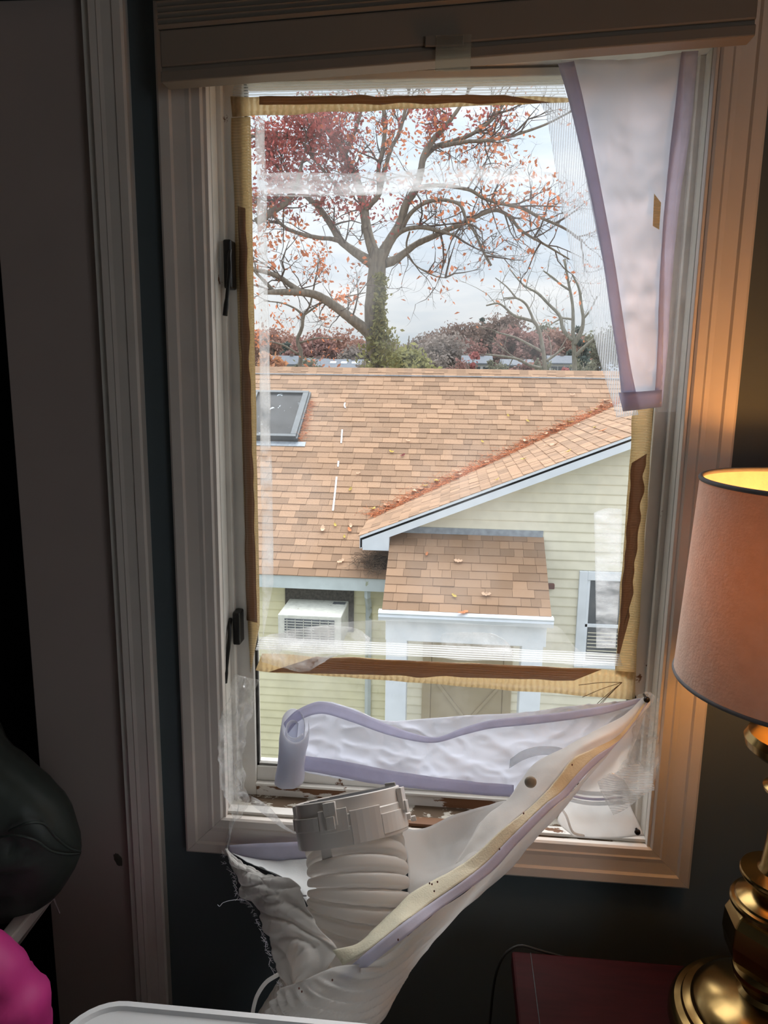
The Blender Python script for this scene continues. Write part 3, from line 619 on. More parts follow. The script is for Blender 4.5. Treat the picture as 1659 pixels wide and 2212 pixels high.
wb(wx0+.11, wx1-.11, wmid-.025, wmid+.025, WGY-.04, WGY+.02, 'meeting_rail', 'house_white'); wb(wx0+.11, wx0+.15, wz0+.1, wz1-.12, WGY-.04, WGY+.02, 'sash', 'house_white')
wb(wx0+.15, wx1-.11, wmid+.025, wz1-.12, WGY-.03, WGY-.025, 'pane', 'house_glass'); wb(wx0+.15, wx1-.11, wz0+.1, wmid-.025, WGY-.03, WGY-.025, 'pane', 'house_glass')
for k in range(9):
    zz = wz0+.14+k*.05
    if zz < wmid-.06: wb(wx0+.16, wx1-.13, zz, zz+.012, WGY-.034, WGY-.0305, 'blind_slat', 'siding')
vent = at(1188, 1265, WGY-.03); M['rust'] = mat('rust_vent', (104, 62, 54), .7, .2)
MB().box(vent.x-.03, vent.x+.055, WGY-.09, WGY-.02, vent.z-.035, vent.z+.035).build('wall_vent', M['rust'], house, bevel=.01)
# window air conditioner in the main wall
a0, a1 = at(600, 1327, MWY-.75), at(737, 1334, MWY-.75)
acy0, acy1 = MWY-.75, MWY-.03
wac = empty('window_air_conditioner', ((a0.x+a1.x)/2, MWY-.2, a0.z-.42)); tag(wac, 'weathered white air conditioner poking out of the cream siding under the eave', 'air conditioner')
MB().box(a0.x, a1.x, acy0, acy1, a0.z-.42, a0.z).build('case', M['ac_white'], wac, bevel=.012)
MB().box(a0.x+.09, a1.x-.09, acy0-.006, acy0+.01, a0.z-.38, a0.z-.05).build('grille', M['ac_grille'], wac)
for k in range(9): MB().box(a0.x+.09, a1.x-.09, acy0-.014, acy0-.004, a0.z-.37+k*.036, a0.z-.362+k*.036).build('grille_bar', M['ac_white'], wac)
for k in range(6): MB().box(a0.x+.12+k*.11, a0.x+.128+k*.11, acy0-.014, acy0-.004, a0.z-.37, a0.z-.06).build('grille_bar', M['ac_white'], wac)
MB().box(a1.x-.2, a1.x-.03, acy1-.19, acy1-.09, a0.z, a0.z+.006).build('top_vent', M['ac_grille'], wac)
MB().box(a0.x-.06, a1.x+.07, MWY-.06, MWY-.026, a0.z-.45, a0.z+.2).build('sleeve_board', M['soot'], wac)

# ---- ground, hills
tag(MB().box(-150, 150, 1.5, 400, GZ-.3, GZ).build('ground', M['ground']), 'autumn lawn between the houses', kind='structure')
hm = MB(); rows = []
for i in range(3):
    rows.append([Vector((x*12.0, 330+i*30, (GZ if i != 1 else at(829, 752, 370).z+4.0*noise.noise(Vector((x*.23, 0, 2)))+2*noise.noise(Vector((x*.9, 4, 2)))))) for x in range(-22, 23)])
tag(hm.grid(rows).build('hills', M['hill'], None, smooth=True), 'low wooded hills tinted blue for haze on the skyline', kind='structure')

# ================================================================== TREES
def quads(mb, P, size, n=1, flat=0):
    d = Vector((random.gauss(0, 1), random.gauss(0, 1), random.gauss(0, 1)*(1-flat))).normalized(); e = d.orthogonal().normalized()
    e = (Matrix.Rotation(random.random()*6.28, 3, d) @ e); f = d.cross(e); s = size*random.uniform(.6, 1.3)
    mb.add([P-f*s*.5, P+e*s*.28, P+f*s*.55+d*s*.15, P-e*s*.28], [(0, 1, 2, 3)])
def grow(mb, P, D, length, rad, depth, tips, up=.15, plane=.5, side=4):
    n = 4; pts = [P.copy()]; d = D.normalized(); rr = [rad]
    for i in range(n):
        d = (d+Vector((random.gauss(0, .22), random.gauss(0, .22)*plane, random.gauss(0, .2)+up*.25))).normalized()
        pts.append(pts[-1]+d*(length/n)); rr.append(rad*(1-.8*(i+1)/n))
    mb.tube(pts, rr, side, cap=False); tips += pts[1:]
    if depth:
        for i in range(random.randint(2, 3)):
            q = random.choice(pts[1:]); dd = (d+Vector((random.gauss(0, .8), random.gauss(0, .8)*plane, random.gauss(0, .7)))).normalized()
            grow(mb, q, dd, length*random.uniform(.45, .7), rad*.5, depth-1, tips, up, plane, 3)
def make_tree(name, label, Yb, trunk, limbs, tw_len, tw_n, leaves, bark='bark', cat='tree', group=None, twig_r=.012, depth=2, base_w=None):
    """trunk/limbs: lists of (px,py,dY,width_px). Each limb is a part, twigs and leaves are uncountable"""
    def W3(q): return at(q[0], q[1], Yb+q[2])
    def R3(q): return q[3]*.5*(Yb+1.2)/FPX
    b = W3(trunk[0]); root = empty(name, (b.x, Yb, GZ)); tag(root, label, cat, group)
    tp = [Vector((b.x+.0, Yb, GZ))]+[W3(q) for q in trunk]; tr = [R3(trunk[0])*1.25]+[R3(q) for q in trunk]
    n = len(tp)*6; P = crom(tp, n); RR = [tr[min(int(i*(len(tr)-1)/(n-1)), len(tr)-2)]*(1-((i*(len(tr)-1)/(n-1)) % 1))+tr[min(int(i*(len(tr)-1)/(n-1))+1, len(tr)-1)]*((i*(len(tr)-1)/(n-1)) % 1) for i in range(n)]
    MB().tube(P, [r*(1+.08*noise.noise(Vector((i*.7, 0, 0)))) for i, r in enumerate(RR)], 10).build('trunk', M[bark], root, smooth=True)
    tw = MB(); tips = []
    for lb in limbs:
        pts = [W3(q) for q in lb]; n = len(pts)*6; P = crom(pts, n); m = len(lb)-1
        RR = [R3(lb[min(int(i*m/(n-1)), m-1)])*(1-((i*m/(n-1)) % 1 if i < n-1 else 1))+R3(lb[min(int(i*m/(n-1))+1, m)])*((i*m/(n-1)) % 1 if i < n-1 else 1) for i in range(n)]
        RR = [max(r, .012)*(1+.1*noise.noise(Vector((i*.9, len(tips)*.1, 0)))) for i, r in enumerate(RR)]
        MB().tube(P, RR, 7).build('limb', M[bark], root, smooth=True)
        L = sum((P[i+1]-P[i]).length for i in range(n-1)); k = max(2, int(L*tw_n))
        for j in range(k):
            i = random.randint(int(n*.25), n-1); t = (P[min(i+1, n-1)]-P[max(i-1, 0)]).normalized()
            dd = (t*.6+Vector((random.gauss(0, .7), random.gauss(0, .5), random.gauss(.15, .7)))).normalized()
            grow(tw, P[i], dd, tw_len*random.uniform(.5, 1.2), twig_r*random.uniform(.7, 1.3), depth, tips)
    tw.build('twigs', M['twig' if bark == 'bark' else bark], root, kind='stuff')
    for nm, mk, cond, per, size in leaves:
        mb = MB()
        for p in tips:
            s = onscreen(p); c = cond(s[0], s[1])
            for _ in range(per):
                if random.random() < c: quads(mb, p+Vector((random.gauss(0, .12), random.gauss(0, .2), random.gauss(0, .12)))*size*8, size)
        if mb.f: mb.build(nm, M[mk], root, kind='stuff')
    return root, tips
def bump(x, y, cx, cy, rx, ry): return math.exp(-((x-cx)/rx)**2-((y-cy)/ry)**2)
red_d = lambda x, y: min(.85, 1.2*bump(x, y, 600, 345, 75, 70)+.8*bump(x, y, 690, 290, 60, 60)+.9*bump(x, y, 800, 430, 60, 40)+.35*bump(x, y, 960, 250, 90, 40)+.4*bump(x, y, 720, 340, 40, 60)+.3*bump(x, y, 640, 400, 60, 40))
or_d = lambda x, y: .42*min(.6, .04+.16*bump(x, y, 1000, 330, 160, 90)+.22*bump(x, y, 1180, 420, 60, 60)+.3*bump(x, y, 690, 580, 90, 40)+.25*bump(x, y, 600, 500, 60, 60)+.22*bump(x, y, 960, 600, 40, 40)+.2*bump(x, y, 1050, 430, 90, 60)+.15*bump(x, y, 850, 280, 80, 60))
oak_trunk = [(822, 795, 0, 42), (812, 745, 0, 42), (809, 690, 0, 37), (812, 620, 0, 37), (817, 560, 0, 44), (820, 540, 0, 34)]
oak_limbs = [
 [(812, 735, 0, 32), (796, 718, -.2, 24), (762, 691, -.5, 21), (717, 657, -.8, 19), (684, 638, -1, 17), (651, 632, -1.2, 15), (612, 631, -1.4, 13), (570, 632, -1.5, 8)],
 [(650, 631, -1.2, 13), (625, 614, -1.2, 11), (604, 599, -1.3, 10), (575, 588, -1.4, 9), (545, 582, -1.5, 8)], [(592, 630, -1.3, 8), (573, 610, -1.4, 7), (550, 586, -1.5, 5)],
 [(812, 575, 0, 26), (790, 560, 0, 20), (762, 541, .2, 16), (737, 521, .3, 15), (717, 488, .4, 13), (688, 448, .5, 11), (661, 424, .6, 9), (632, 395, .7, 7), (590, 350, .8, 5)],
 [(738, 522, .3, 11), (715, 516, .1, 9), (690, 514, -.1, 9), (648, 505, -.3, 8), (614, 490, -.5, 7), (585, 461, -.6, 5), (556, 440, -.7, 4)],
 [(817, 565, 0, 28), (805, 538, 0, 22), (794, 500, .1, 20), (789, 470, .2, 20), (783, 430, .3, 17), (768, 383, .3, 15), (746, 339, .4, 14), (720, 296, .5, 13), (700, 274, .5, 9), (678, 240, .6, 7), (650, 200, .6, 4)],
 [(745, 336, .4, 9), (760, 300, .3, 8), (775, 260, .2, 6), (790, 200, .2, 4)],
 [(822, 560, 0, 28), (834, 535, -.1, 22), (850, 508, -.2, 18), (866, 478, -.2, 17), (878, 440, -.3, 16), (896, 412, -.3, 15), (908, 375, -.3, 13), (916, 336, -.4, 12), (936, 302, -.4, 11), (968, 266, -.5, 8), (1000, 220, -.5, 6), (1020, 180, -.5, 4)],
 [(912, 345, -.3, 11), (940, 318, -.2, 10), (975, 306, -.2, 9), (1010, 294, -.2, 8), (1043, 275, -.1, 7), (1067, 254, 0, 6), (1092, 220, 0, 4)],
 [(952, 316, -.3, 9), (1004, 306, -.4, 8), (1043, 304, -.5, 7), (1091, 297, -.6, 6), (1127, 287, -.6, 5), (1180, 268, -.7, 4), (1235, 240, -.8, 3)],
 [(788, 455, .2, 12), (802, 440, .1, 11), (818, 420, 0, 10), (818, 365, 0, 9), (826, 328, -.1, 9), (831, 285, -.1, 8), (829, 240, -.1, 6), (835, 180, -.1, 4)],
 [(820, 420, 0, 9), (833, 362, .1, 9), (846, 318, .2, 9), (861, 291, .3, 8), (875, 240, .3, 7), (885, 190, .3, 4)],
 [(832, 568, 0, 22), (850, 563, .1, 16), (872, 548, .1, 13), (900, 527, .2, 12), (942, 508, .3, 11), (972, 494, .3, 10), (1007, 480, .4, 9), (1043, 461, .4, 8), (1074, 454, .5, 7), (1101, 468, .5, 6), (1125, 497, .6, 5), (1180, 530, .6, 4), (1230, 560, .6, 3)],
 [(845, 520, -.1, 12), (862, 503, -.2, 10), (881, 494, -.3, 9), (909, 491, -.3, 8), (942, 497, -.4, 7), (983, 509, -.5, 5)],
 [(868, 500, -.2, 10), (876, 478, -.3, 9), (890, 458, -.4, 8), (915, 440, -.5, 8), (946, 432, -.5, 7), (975, 435, -.6, 7), (995, 444, -.6, 6), (1009, 480, -.6, 5), (1024, 500, -.6, 5), (1045, 545, -.7, 5), (1061, 574, -.7, 5)],
 [(900, 405, -.3, 9), (940, 400, -.2, 8), (1014, 410, -.2, 7), (1043, 427, -.1, 7), (1079, 439, 0, 7), (1127, 449, 0, 7), (1163, 468, 0, 6), (1217, 492, .1, 5), (1260, 520, .1, 3)],
 [(885, 500, 0, 4), (878, 530, 0, 4), (890, 565, .1, 3), (925, 590, .1, 3), (960, 600, .1, 2), (985, 590, .1, 2)],
 [(690, 290, .5, 6), (660, 300, .4, 6), (620, 298, .3, 6), (575, 296, .2, 6), (540, 292, .2, 4)], [(740, 420, .3, 7), (700, 370, .2, 6), (660, 320, .2, 6), (640, 280, .2, 4)],
 [(553, 480, -.8, 16), (590, 455, -.8, 15), (622, 432, -.8, 13), (640, 400, -.8, 8), (655, 340, -.8, 5)],
]
OAK_Y = 19.0
make_tree('oak_tree', 'large spreading oak with crimson and russet leaves behind the ridge of the shingled roof', OAK_Y, oak_trunk, oak_limbs, 1.2, 3.6,
          [('crimson_leaves', 'leaf_red', red_d, 2, .125), ('russet_leaves', 'leaf_or', or_d, 2, .14)], depth=3, twig_r=.024)
make_tree('ornamental_tree', 'small bare forked tree with a few orange leaves left of the oak trunk', 24.0,
          [(648, 795, 0, 15), (650, 760, 0, 13), (642, 735, 0, 11), (652, 710, 0, 11), (654, 690, 0, 9), (656, 678, 0, 7)],
          [[(655, 682, 0, 6), (640, 668, 0, 4), (610, 655, 0, 3), (570, 650, 0, 2)], [(656, 680, 0, 5), (668, 662, 0, 4), (674, 640, 0, 3), (690, 560, 0, 2)], [(657, 680, 0, 5), (680, 664, 0, 4), (700, 652, 0, 3), (790, 632, 0, 2)], [(648, 740, 0, 5), (690, 730, 0, 3), (740, 735, 0, 2)], [(644, 765, 0, 5), (610, 745, 0, 4), (570, 735, 0, 2)]],
          1.0, 1.6, [('orange_leaves', 'leaf_or', lambda x, y: .4, 2, .15)], depth=2)
make_tree('bare_maple', 'pale bare forked tree with drooping limbs right of the oak', 24.0,
          [(1177, 800, 0, 14), (1172, 750, 0, 12), (1165, 715, 0, 11), (1158, 700, 0, 9), (1150, 690, 0, 7)],
          [[(1152, 694, 0, 7), (1138, 690, 0, 6), (1110, 681, 0, 5), (1078, 656, 0, 4), (1050, 660, 0, 3)], [(1152, 692, 0, 6), (1147, 678, 0, 5), (1135, 656, 0, 5), (1115, 644, 0, 4), (1088, 644, 0, 3)], [(1172, 760, 0, 6), (1135, 740, 0, 5), (1110, 728, 0, 4), (1073, 718, 0, 3)],
           [(1170, 795, 0, 7), (1147, 790, 0, 6), (1115, 775, 0, 5), (1048, 765, 0, 3)], [(1115, 644, 0, 4), (1095, 620, 0, 3), (1070, 600, 0, 2)], [(1180, 780, 0, 6), (1200, 766, 0, 5), (1220, 750, 0, 3)]], 1.5, 1.3,
          [('brown_leaves', 'leaf_or', lambda x, y: .04, 1, .16)], bark='bark_l', depth=2, twig_r=.016)
make_tree('tall_bare_tree', 'tall bare grey tree with twin upright stems beside the hanging fabric', 33.0,
          [(1241, 800, 0, 17), (1240, 760, 0, 16), (1238, 720, 0, 13), (1237, 661, 0, 9), (1228, 610, 0, 6), (1219, 560, 0, 4)],
          [[(1238, 735, 0, 9), (1229, 728, 0, 8), (1216, 710, 0, 7), (1209, 683, 0, 6), (1184, 656, 0, 6), (1162, 634, 0, 4), (1130, 615, 0, 3), (1100, 580, 0, 2)], [(1240, 745, 0, 10), (1256, 715, 0, 9), (1260, 690, 0, 7), (1256, 661, 0, 6), (1251, 624, 0, 5), (1236, 592, 0, 3)],
           [(1231, 627, 0, 5), (1212, 615, 0, 4), (1197, 602, 0, 4), (1174, 585, 0, 3)], [(1243, 770, 0, 9), (1262, 750, 0, 7), (1285, 730, 0, 5), (1300, 715, 0, 3)], [(1238, 690, 0, 5), (1215, 688, 0, 4), (1190, 700, 0, 2)], [(1259, 690, 0, 5), (1275, 670, 0, 4), (1290, 640, 0, 3)]],
          1.5, 1.5, [('brown_leaves', 'leaf_or', lambda x, y: .05, 1, .16)], bark='bark_l', depth=2, twig_r=.016)
# vine-clad shrub around the oak trunk
def crown_tree(name, label, px, py_top, Yb, wpx, shape, mk, nleaf, lsize, group='trees beyond the neighbouring roof', bark='bark', base_py=None, cat='tree'):
    top = at(px, py_top, Yb); rad = wpx*.5*(Yb+1.2)/FPX; root = empty(name, (top.x, Yb, GZ)); tag(root, label, cat, group)
    H = top.z-GZ; MB().tube([(top.x, Yb, GZ), (top.x+.1, Yb, GZ+H*.5), (top.x, Yb, GZ+H*.9)], [rad*.07+.08, rad*.05+.05, .04], 6).build('trunk', M[bark], root, smooth=True)
    br = MB()
    for k in range(10):
        a = random.random()*6.28; br.tube([(top.x, Yb, GZ+H*random.uniform(.35, .6)), (top.x+math.cos(a)*rad*.45, Yb+math.sin(a)*rad*.45, GZ+H*random.uniform(.6, .75)), (top.x+math.cos(a)*rad*.8, Yb+math.sin(a)*rad*.8, GZ+H*random.uniform(.7, .95))], [.09, .06, .02], 4)
    br.build('branches', M[bark], root, kind='stuff')
    mb = MB(); cl = []
    rad *= 1.7
    if shape == 'round':
        z0 = GZ+H*.3; cz = (z0+top.z)/2; rz = (top.z-z0)/2
        for k in range(34):
            d = Vector((random.gauss(0, 1), random.gauss(0, 1), random.gauss(.45, .8))).normalized()*random.uniform(.4, .88); cl.append((Vector((top.x+d.x*rad, Yb+d.y*rad, cz+d.z*rz)), rad*random.uniform(.18, .34)))
    else:
        for k in range(30):
            t = random.random()**.7; a = random.random()*6.28; r = rad*t*random.uniform(.5, 1); cl.append((Vector((top.x+math.cos(a)*r, Yb+math.sin(a)*r, top.z-(H*.8)*t)), rad*.2*(.4+t)))
    for k in range(nleaf*2):
        c, r = random.choice(cl); d = Vector((random.gauss(0, .5), random.gauss(0, .5), random.gauss(0, .45)))*r; quads(mb, c+d, lsize)
    mb.build('foliage', M[mk], root, kind='stuff'); return root
for nm, c in (('f_orange', (214, 132, 72)), ('f_redbrown', (150, 92, 80)), ('f_yellowgreen', (142, 140, 62)), ('f_taupe', (136, 118, 108)), ('f_brown', (128, 96, 82)), ('f_red', (186, 80, 76)), ('f_pine', (74, 92, 82)), ('f_olive', (112, 112, 84)), ('f_rust', (162, 104, 82))):
    M[nm] = leafmat(nm, tuple(min(255, int(v*.62+28+.24*sum(c)/3)) for v in c), .25, .35)  # haze put into the foliage colours: lifted and mixed towards grey
trees = [('orange_maple', 'bright orange maple crown low beside the left window tape', 574, 744, 30, 66, 'round', 'f_orange', 1500, .26),
 ('rust_tree', 'rust coloured tree behind the small forked tree', 588, 716, 78, 110, 'round', 'f_rust', 2200, .5),
 ('spruce', 'dark spruce between the far grey roofs and the rust coloured tree', 622, 728, 66, 50, 'cone', 'f_pine', 1800, .42),
 ('maroon_tree', 'maroon brown tree between the forked tree and the oak trunk', 676, 720, 58, 80, 'round', 'f_redbrown', 2400, .42),
 ('rust_tree', 'faded rust tree close to the left of the oak trunk', 735, 718, 72, 95, 'round', 'f_rust', 2400, .45),
 ('taupe_tree', 'greyish leafless looking tree just left of the oak trunk', 780, 734, 55, 56, 'round', 'f_taupe', 1800, .36),
 ('yellow_green_tree', 'yellow green leafy tree behind the vine on the oak trunk', 872, 702, 36, 90, 'round', 'f_yellowgreen', 3000, .28),
 ('taupe_tree', 'wide grey brown tree right of the yellow green tree', 945, 716, 58, 90, 'round', 'f_taupe', 2600, .38),
 ('brown_oak', 'round brown topped oak rising above the far treeline', 982, 684, 76, 78, 'round', 'f_brown', 2400, .42),
 ('maroon_tree', 'low maroon tree under the round brown topped oak', 1005, 734, 66, 60, 'round', 'f_redbrown', 1800, .38),
 ('scarlet_maple', 'small scarlet maple in front of the far white house', 1024, 744, 30, 36, 'round', 'f_red', 1400, .18),
 ('pine', 'dark pine standing between brown oaks on the skyline', 1043, 684, 84, 44, 'cone', 'f_pine', 1800, .46),
 ('brown_oak', 'ragged brown oak between the pine and the bare maple', 1086, 684, 70, 88, 'round', 'f_brown', 2800, .42),
 ('red_oak', 'dull red oak behind the bare maple', 1130, 704, 56, 80, 'round', 'f_redbrown', 2600, .38),
 ('olive_tree', 'dull olive tree between the bare maple and the tall bare tree', 1172, 706, 78, 84, 'round', 'f_olive', 2200, .42),
 ('red_oak', 'brick red oak behind the tall bare tree', 1212, 708, 64, 72, 'round', 'f_rust', 2200, .4),
 ('pine', 'dark pine behind the twin stems of the tall bare tree', 1252, 696, 56, 46, 'cone', 'f_pine', 1800, .4),
 ('olive_tree', 'olive brown tree at the edge of the hanging fabric', 1296, 712, 70, 86, 'round', 'f_olive', 2200, .4)]
for k, (x, y, mk, w_) in enumerate(((560, 730, 'f_taupe', 90), (640, 734, 'f_rust', 90), (700, 736, 'f_redbrown', 80), (770, 738, 'f_rust', 90), (830, 736, 'f_taupe', 90), (910, 728, 'f_taupe', 90), (1020, 722, 'f_brown', 80), (1060, 726, 'f_olive', 80), (1110, 722, 'f_taupe', 90), (1150, 728, 'f_rust', 80), (1195, 726, 'f_taupe', 90), (1235, 722, 'f_olive', 80), (1280, 728, 'f_brown', 90), (100, 730, 'f_rust', 120), (210, 728, 'f_taupe', 120), (320, 732, 'f_brown', 120), (430, 728, 'f_redbrown', 120), (500, 730, 'f_olive', 120), (1395, 722, 'f_taupe', 80), (1430, 728, 'f_rust', 120), (1540, 724, 'f_brown', 120), (1650, 730, 'f_taupe', 120), (1760, 726, 'f_olive', 120))):
    trees.append(('hazy_tree', 'hazy '+{'f_taupe': 'grey brown', 'f_rust': 'rust', 'f_redbrown': 'maroon', 'f_brown': 'brown', 'f_olive': 'olive'}[mk]+' tree in the farthest row behind the coloured trees', x, y, 96+(k % 3)*14, w_*.62, 'round', mk, 1500, .6))
for t in trees:
    t = list(t)
    if t[0] == 'hazy_tree': t[4] = 225+(t[4]-96)*2; t[9] = 1.3
    elif t[4] > 50: t[4] *= 2.2; t[9] *= 2.0
    crown_tree(*t)
vine = MB(); root = empty('climbing_vine', (at(825, 795, OAK_Y).x, OAK_Y-.4, GZ)); tag(root, 'yellow green climbing vine clinging to the oak trunk', 'vine')
stem = MB()
for k in range(3): stem.tube(crom([at(818+k*8, 950, OAK_Y-.35), at(812+k*6, 790, OAK_Y-.32), at(806+k*7, 720, OAK_Y-.3), at(812+k*9, 640, OAK_Y-.3)], 16), .02, 5)
stem.build('stems', M['twig'], root, kind='stuff')
for k in range(1700):
    y = random.uniform(590, 810); wv_ = 10+max(0, (y-690))*.45; p = at(random.gauss(822+max(0, y-700)*.12, wv_*.6), y, OAK_Y-random.uniform(.3, .6))
    quads(vine, p, .13)
vine.build('vine_leaves', M['f_yellowgreen'], root, kind='stuff')

# ---- far houses
def far_house(label, px0, px1, py_eave, py_ridge, Yb, wallm, roofm, wins, sky_l=0):
    py_eave += 4; py_ridge += 4
    a, b = at(px0, py_eave, Yb), at(px1, py_eave, Yb); zr_ = at((px0+px1)/2, py_ridge, Yb+3).z; D = 6.0
    r = empty('distant_house', ((a.x+b.x)/2, Yb, GZ)); tag(r, label, 'house', 'houses far beyond the neighbouring roof')
    wl_ = MB().box(a.x, b.x, Yb, Yb+D, GZ, a.z).build('wall', M[wallm], r)
    rf = MB(); o_ = .35
    rf.add([(a.x-o_, Yb-o_, a.z), (b.x+o_, Yb-o_, a.z), (b.x+o_, Yb+D/2, zr_), (a.x-o_, Yb+D/2, zr_), (b.x+o_, Yb+D+o_, a.z), (a.x-o_, Yb+D+o_, a.z), (a.x-o_, Yb-o_, a.z-.2), (b.x+o_, Yb-o_, a.z-.2), (b.x+o_, Yb+D+o_, a.z-.2), (a.x-o_, Yb+D+o_, a.z-.2)],
           [(0, 1, 2, 3), (3, 2, 4, 5), (6, 7, 1, 0), (5, 4, 8, 9), (7, 8, 4, 2, 1), (9, 6, 0, 3, 5), (9, 8, 7, 6)])
    rf = rf.build('roof', M[roofm], r)
    for k in range(wins):
        x = a.x+(b.x-a.x)*(k+.5)/wins; MB().box(x-.45, x+.45, Yb-.06, Yb, a.z-1.7, a.z-.5).build('window', M['house_glass'], r)
    for k in range(sky_l):
        t = (k+.5)/sky_l; x = a.x+(b.x-a.x)*t; zz = a.z+(zr_-a.z)*.45; yy = Yb+D*.2
        sl_ = (zr_-a.z)/(D/2+o_); MB().hexa([(x-.4, yy, zz), (x+.4, yy, zz), (x+.4, yy+.6, zz+.6*sl_), (x-.4, yy+.6, zz+.6*sl_), (x-.4, yy, zz+.12), (x+.4, yy, zz+.12), (x+.4, yy+.6, zz+.6*sl_+.12), (x-.4, yy+.6, zz+.6*sl_+.12)]).build('roof_window', M['house_white'], r)
    MB().box(b.x-1.4, b.x-.9, Yb+D*.45, Yb+D*.55, zr_-.8, zr_+.25).build('chimney', M['clap_b'], r)
far_house('distant pale house with a grey roof behind the orange maple', 578, 638, 782, 764, 110, 'clap', 'asph', 3)
far_house('distant grey roofed house partly behind the small forked tree', 652, 698, 786, 770, 106, 'clap', 'asph', 2)
far_house('distant low house whose blue grey roof has three skylights', 704, 775, 790, 772, 98, 'clap_b', 'asph', 3, 3)
far_house('distant white house half hidden by the scarlet maple', 1002, 1060, 780, 764, 108, 'clap', 'asph', 3)
far_house('distant dark brown house behind the drooping bare limbs', 1088, 1150, 784, 772, 104, 'clap_b', 'asph', 3)
far_house('distant grey house between the two bare trees', 1190, 1236, 780, 764, 112, 'clap', 'asph', 3)
for k, (x, y, mk, lb) in enumerate(((600, 776, 'f_rust', 'low rust shrub before the far pale house'), (668, 768, 'f_olive', 'dark olive shrub beside the foot of the forked tree'), (800, 762, 'f_taupe', 'grey brown shrub just left of the oak trunk'), (940, 758, 'f_taupe', 'grey brown shrub beside the yellow green tree'), (990, 764, 'f_redbrown', 'maroon shrub left of the scarlet maple'), (1076, 768, 'f_olive', 'olive shrub between the far white and brown houses'), (1130, 776, 'f_redbrown', 'low maroon shrub in front of the far brown house'), (1166, 768, 'f_olive', 'olive shrub at the foot of the bare maple'), (1224, 774, 'f_red', 'small bright red shrub before the far grey house'), (1262, 766, 'f_olive', 'olive shrub right of the tall bare tree'))):
    crown_tree('shrub', lb, x, y, 70+(k % 2)*14, 46 if mk != 'f_red' else 20, 'round', mk, 700, .4, 'shrubs before the far houses', cat='shrub')
# ---- fallen leaves and needles on the roofs
def leaf_shape(P, U, V, N, size, mk, label, group):
    s = size*.78; out = [(-.5, 0), (-.3, .2), (-.12, .16), (.0, .3), (.15, .2), (.32, .26), (.5, .02), (.3, -.2), (.12, -.14), (-.02, -.27), (-.2, -.14), (-.34, -.2)]
    a = random.random()*6.28; c_, s_ = math.cos(a), math.sin(a); curl = random.uniform(.25, .6)
    def Q(x, y, h): 
        xx, yy = x*c_-y*s_, x*s_+y*c_; return P+(U*xx+V*yy)*s+N*(h*s)
    top = [Q(x, y, .14+curl*(x*x+y*y)*1.4) for x, y in out]; mid = [Q(0, 0, .06)]
    n = len(out); mb = MB().add(top+mid, [(k, (k+1) % n, n) for k in range(n)])
    o = mb.build('fallen_leaf', M[mk], None, solid=.003); return tag(o, label, 'leaf', group)
MP0 = Vector((0, HP, z_e)); LN = {'leaf_tan': 'pale tan', 'leaf_yel': 'yellow', 'leaf_red': 'dull red', 'needles': 'rusty brown'}
for (x, y, s, c) in ((697, 1144, .17, 'leaf_tan'), (736, 1214, .15, 'leaf_tan'), (758, 1137, .12, 'leaf_tan'), (724, 1135, .1, 'leaf_yel'), (744, 1160, .09, 'leaf_yel'), (757, 1058, .12, 'leaf_yel'), (755, 1146, .13, 'needles'), (846, 977, .12, 'leaf_yel'), (870, 985, .12, 'leaf_red'), (881, 953, .11, 'leaf_tan'), (774, 1023, .1, 'leaf_tan'), (1140, 910, .1, 'leaf_yel'), (1236, 854, .13, 'leaf_tan'), (1098, 899, .1, 'leaf_yel'), (1042, 955, .1, 'leaf_yel')):
    P = atpl(x, y, MP0+N_m*.02, N_m); leaf_shape(P, U_x, V_m, N_m, s, c, LN[c]+' fallen leaf lying on the main shingled roof slope', 'leaves scattered on the main roof')
for (x, y, s, c) in ((990, 1213, .15, 'leaf_tan'), (1050, 1285, .16, 'leaf_tan'), (981, 1288, .1, 'leaf_yel'), (922, 1198, .09, 'needles')):
    P = atpl(x, y, Vector((ps0, PRY, zb_))+N_p*.02, N_p); leaf_shape(P, U_x, V_p, N_p, s, c, LN[c]+' fallen leaf lying on the small porch roof', 'leaves on the porch roof')
P = at(1000, 1329, PRY-.09); leaf_shape(Vector((P.x, PRY-.085, zb_-.005)), U_x, Vector((0, 1, 0)), Vector((0, 0, 1)), .2, 'needles', 'rusty brown leaf caught in the white porch gutter', None)
for (x, y, s, c) in ((1200, 963, .22, 'leaf_tan'), (1215, 935, .13, 'leaf_tan'), (1132, 993, .14, 'leaf_yel'), (1228, 977, .12, 'leaf_yel'), (1303, 932, .16, 'needles'), (1285, 925, .12, 'leaf_yel'), (1180, 962, .1, 'leaf_tan'), (1074, 1038, .1, 'leaf_yel'), (1252, 918, .1, 'leaf_tan')):
    P = atpl(x, y, rk0+N_w*.02, N_w); leaf_shape(P, V_w, U_y, N_w, s, c, LN[c]+' fallen leaf lying on the side wing roof', 'leaves on the wing roof')
VX0, VX1 = rk0.x, at(1318, 857, y_valley(gx0+3.4)).x
nd = MB(); nd2 = MB()
def needle(mb, P, D, ln, r=.0035):
    D = D.normalized(); e = D.orthogonal().normalized()*r; f = D.cross(e); q = P+D*ln; mb.add([P+e, P-e*.5+f*.87, P-e*.5-f*.87, q], [(0, 1, 3), (1, 2, 3), (2, 0, 3), (0, 2, 1)])
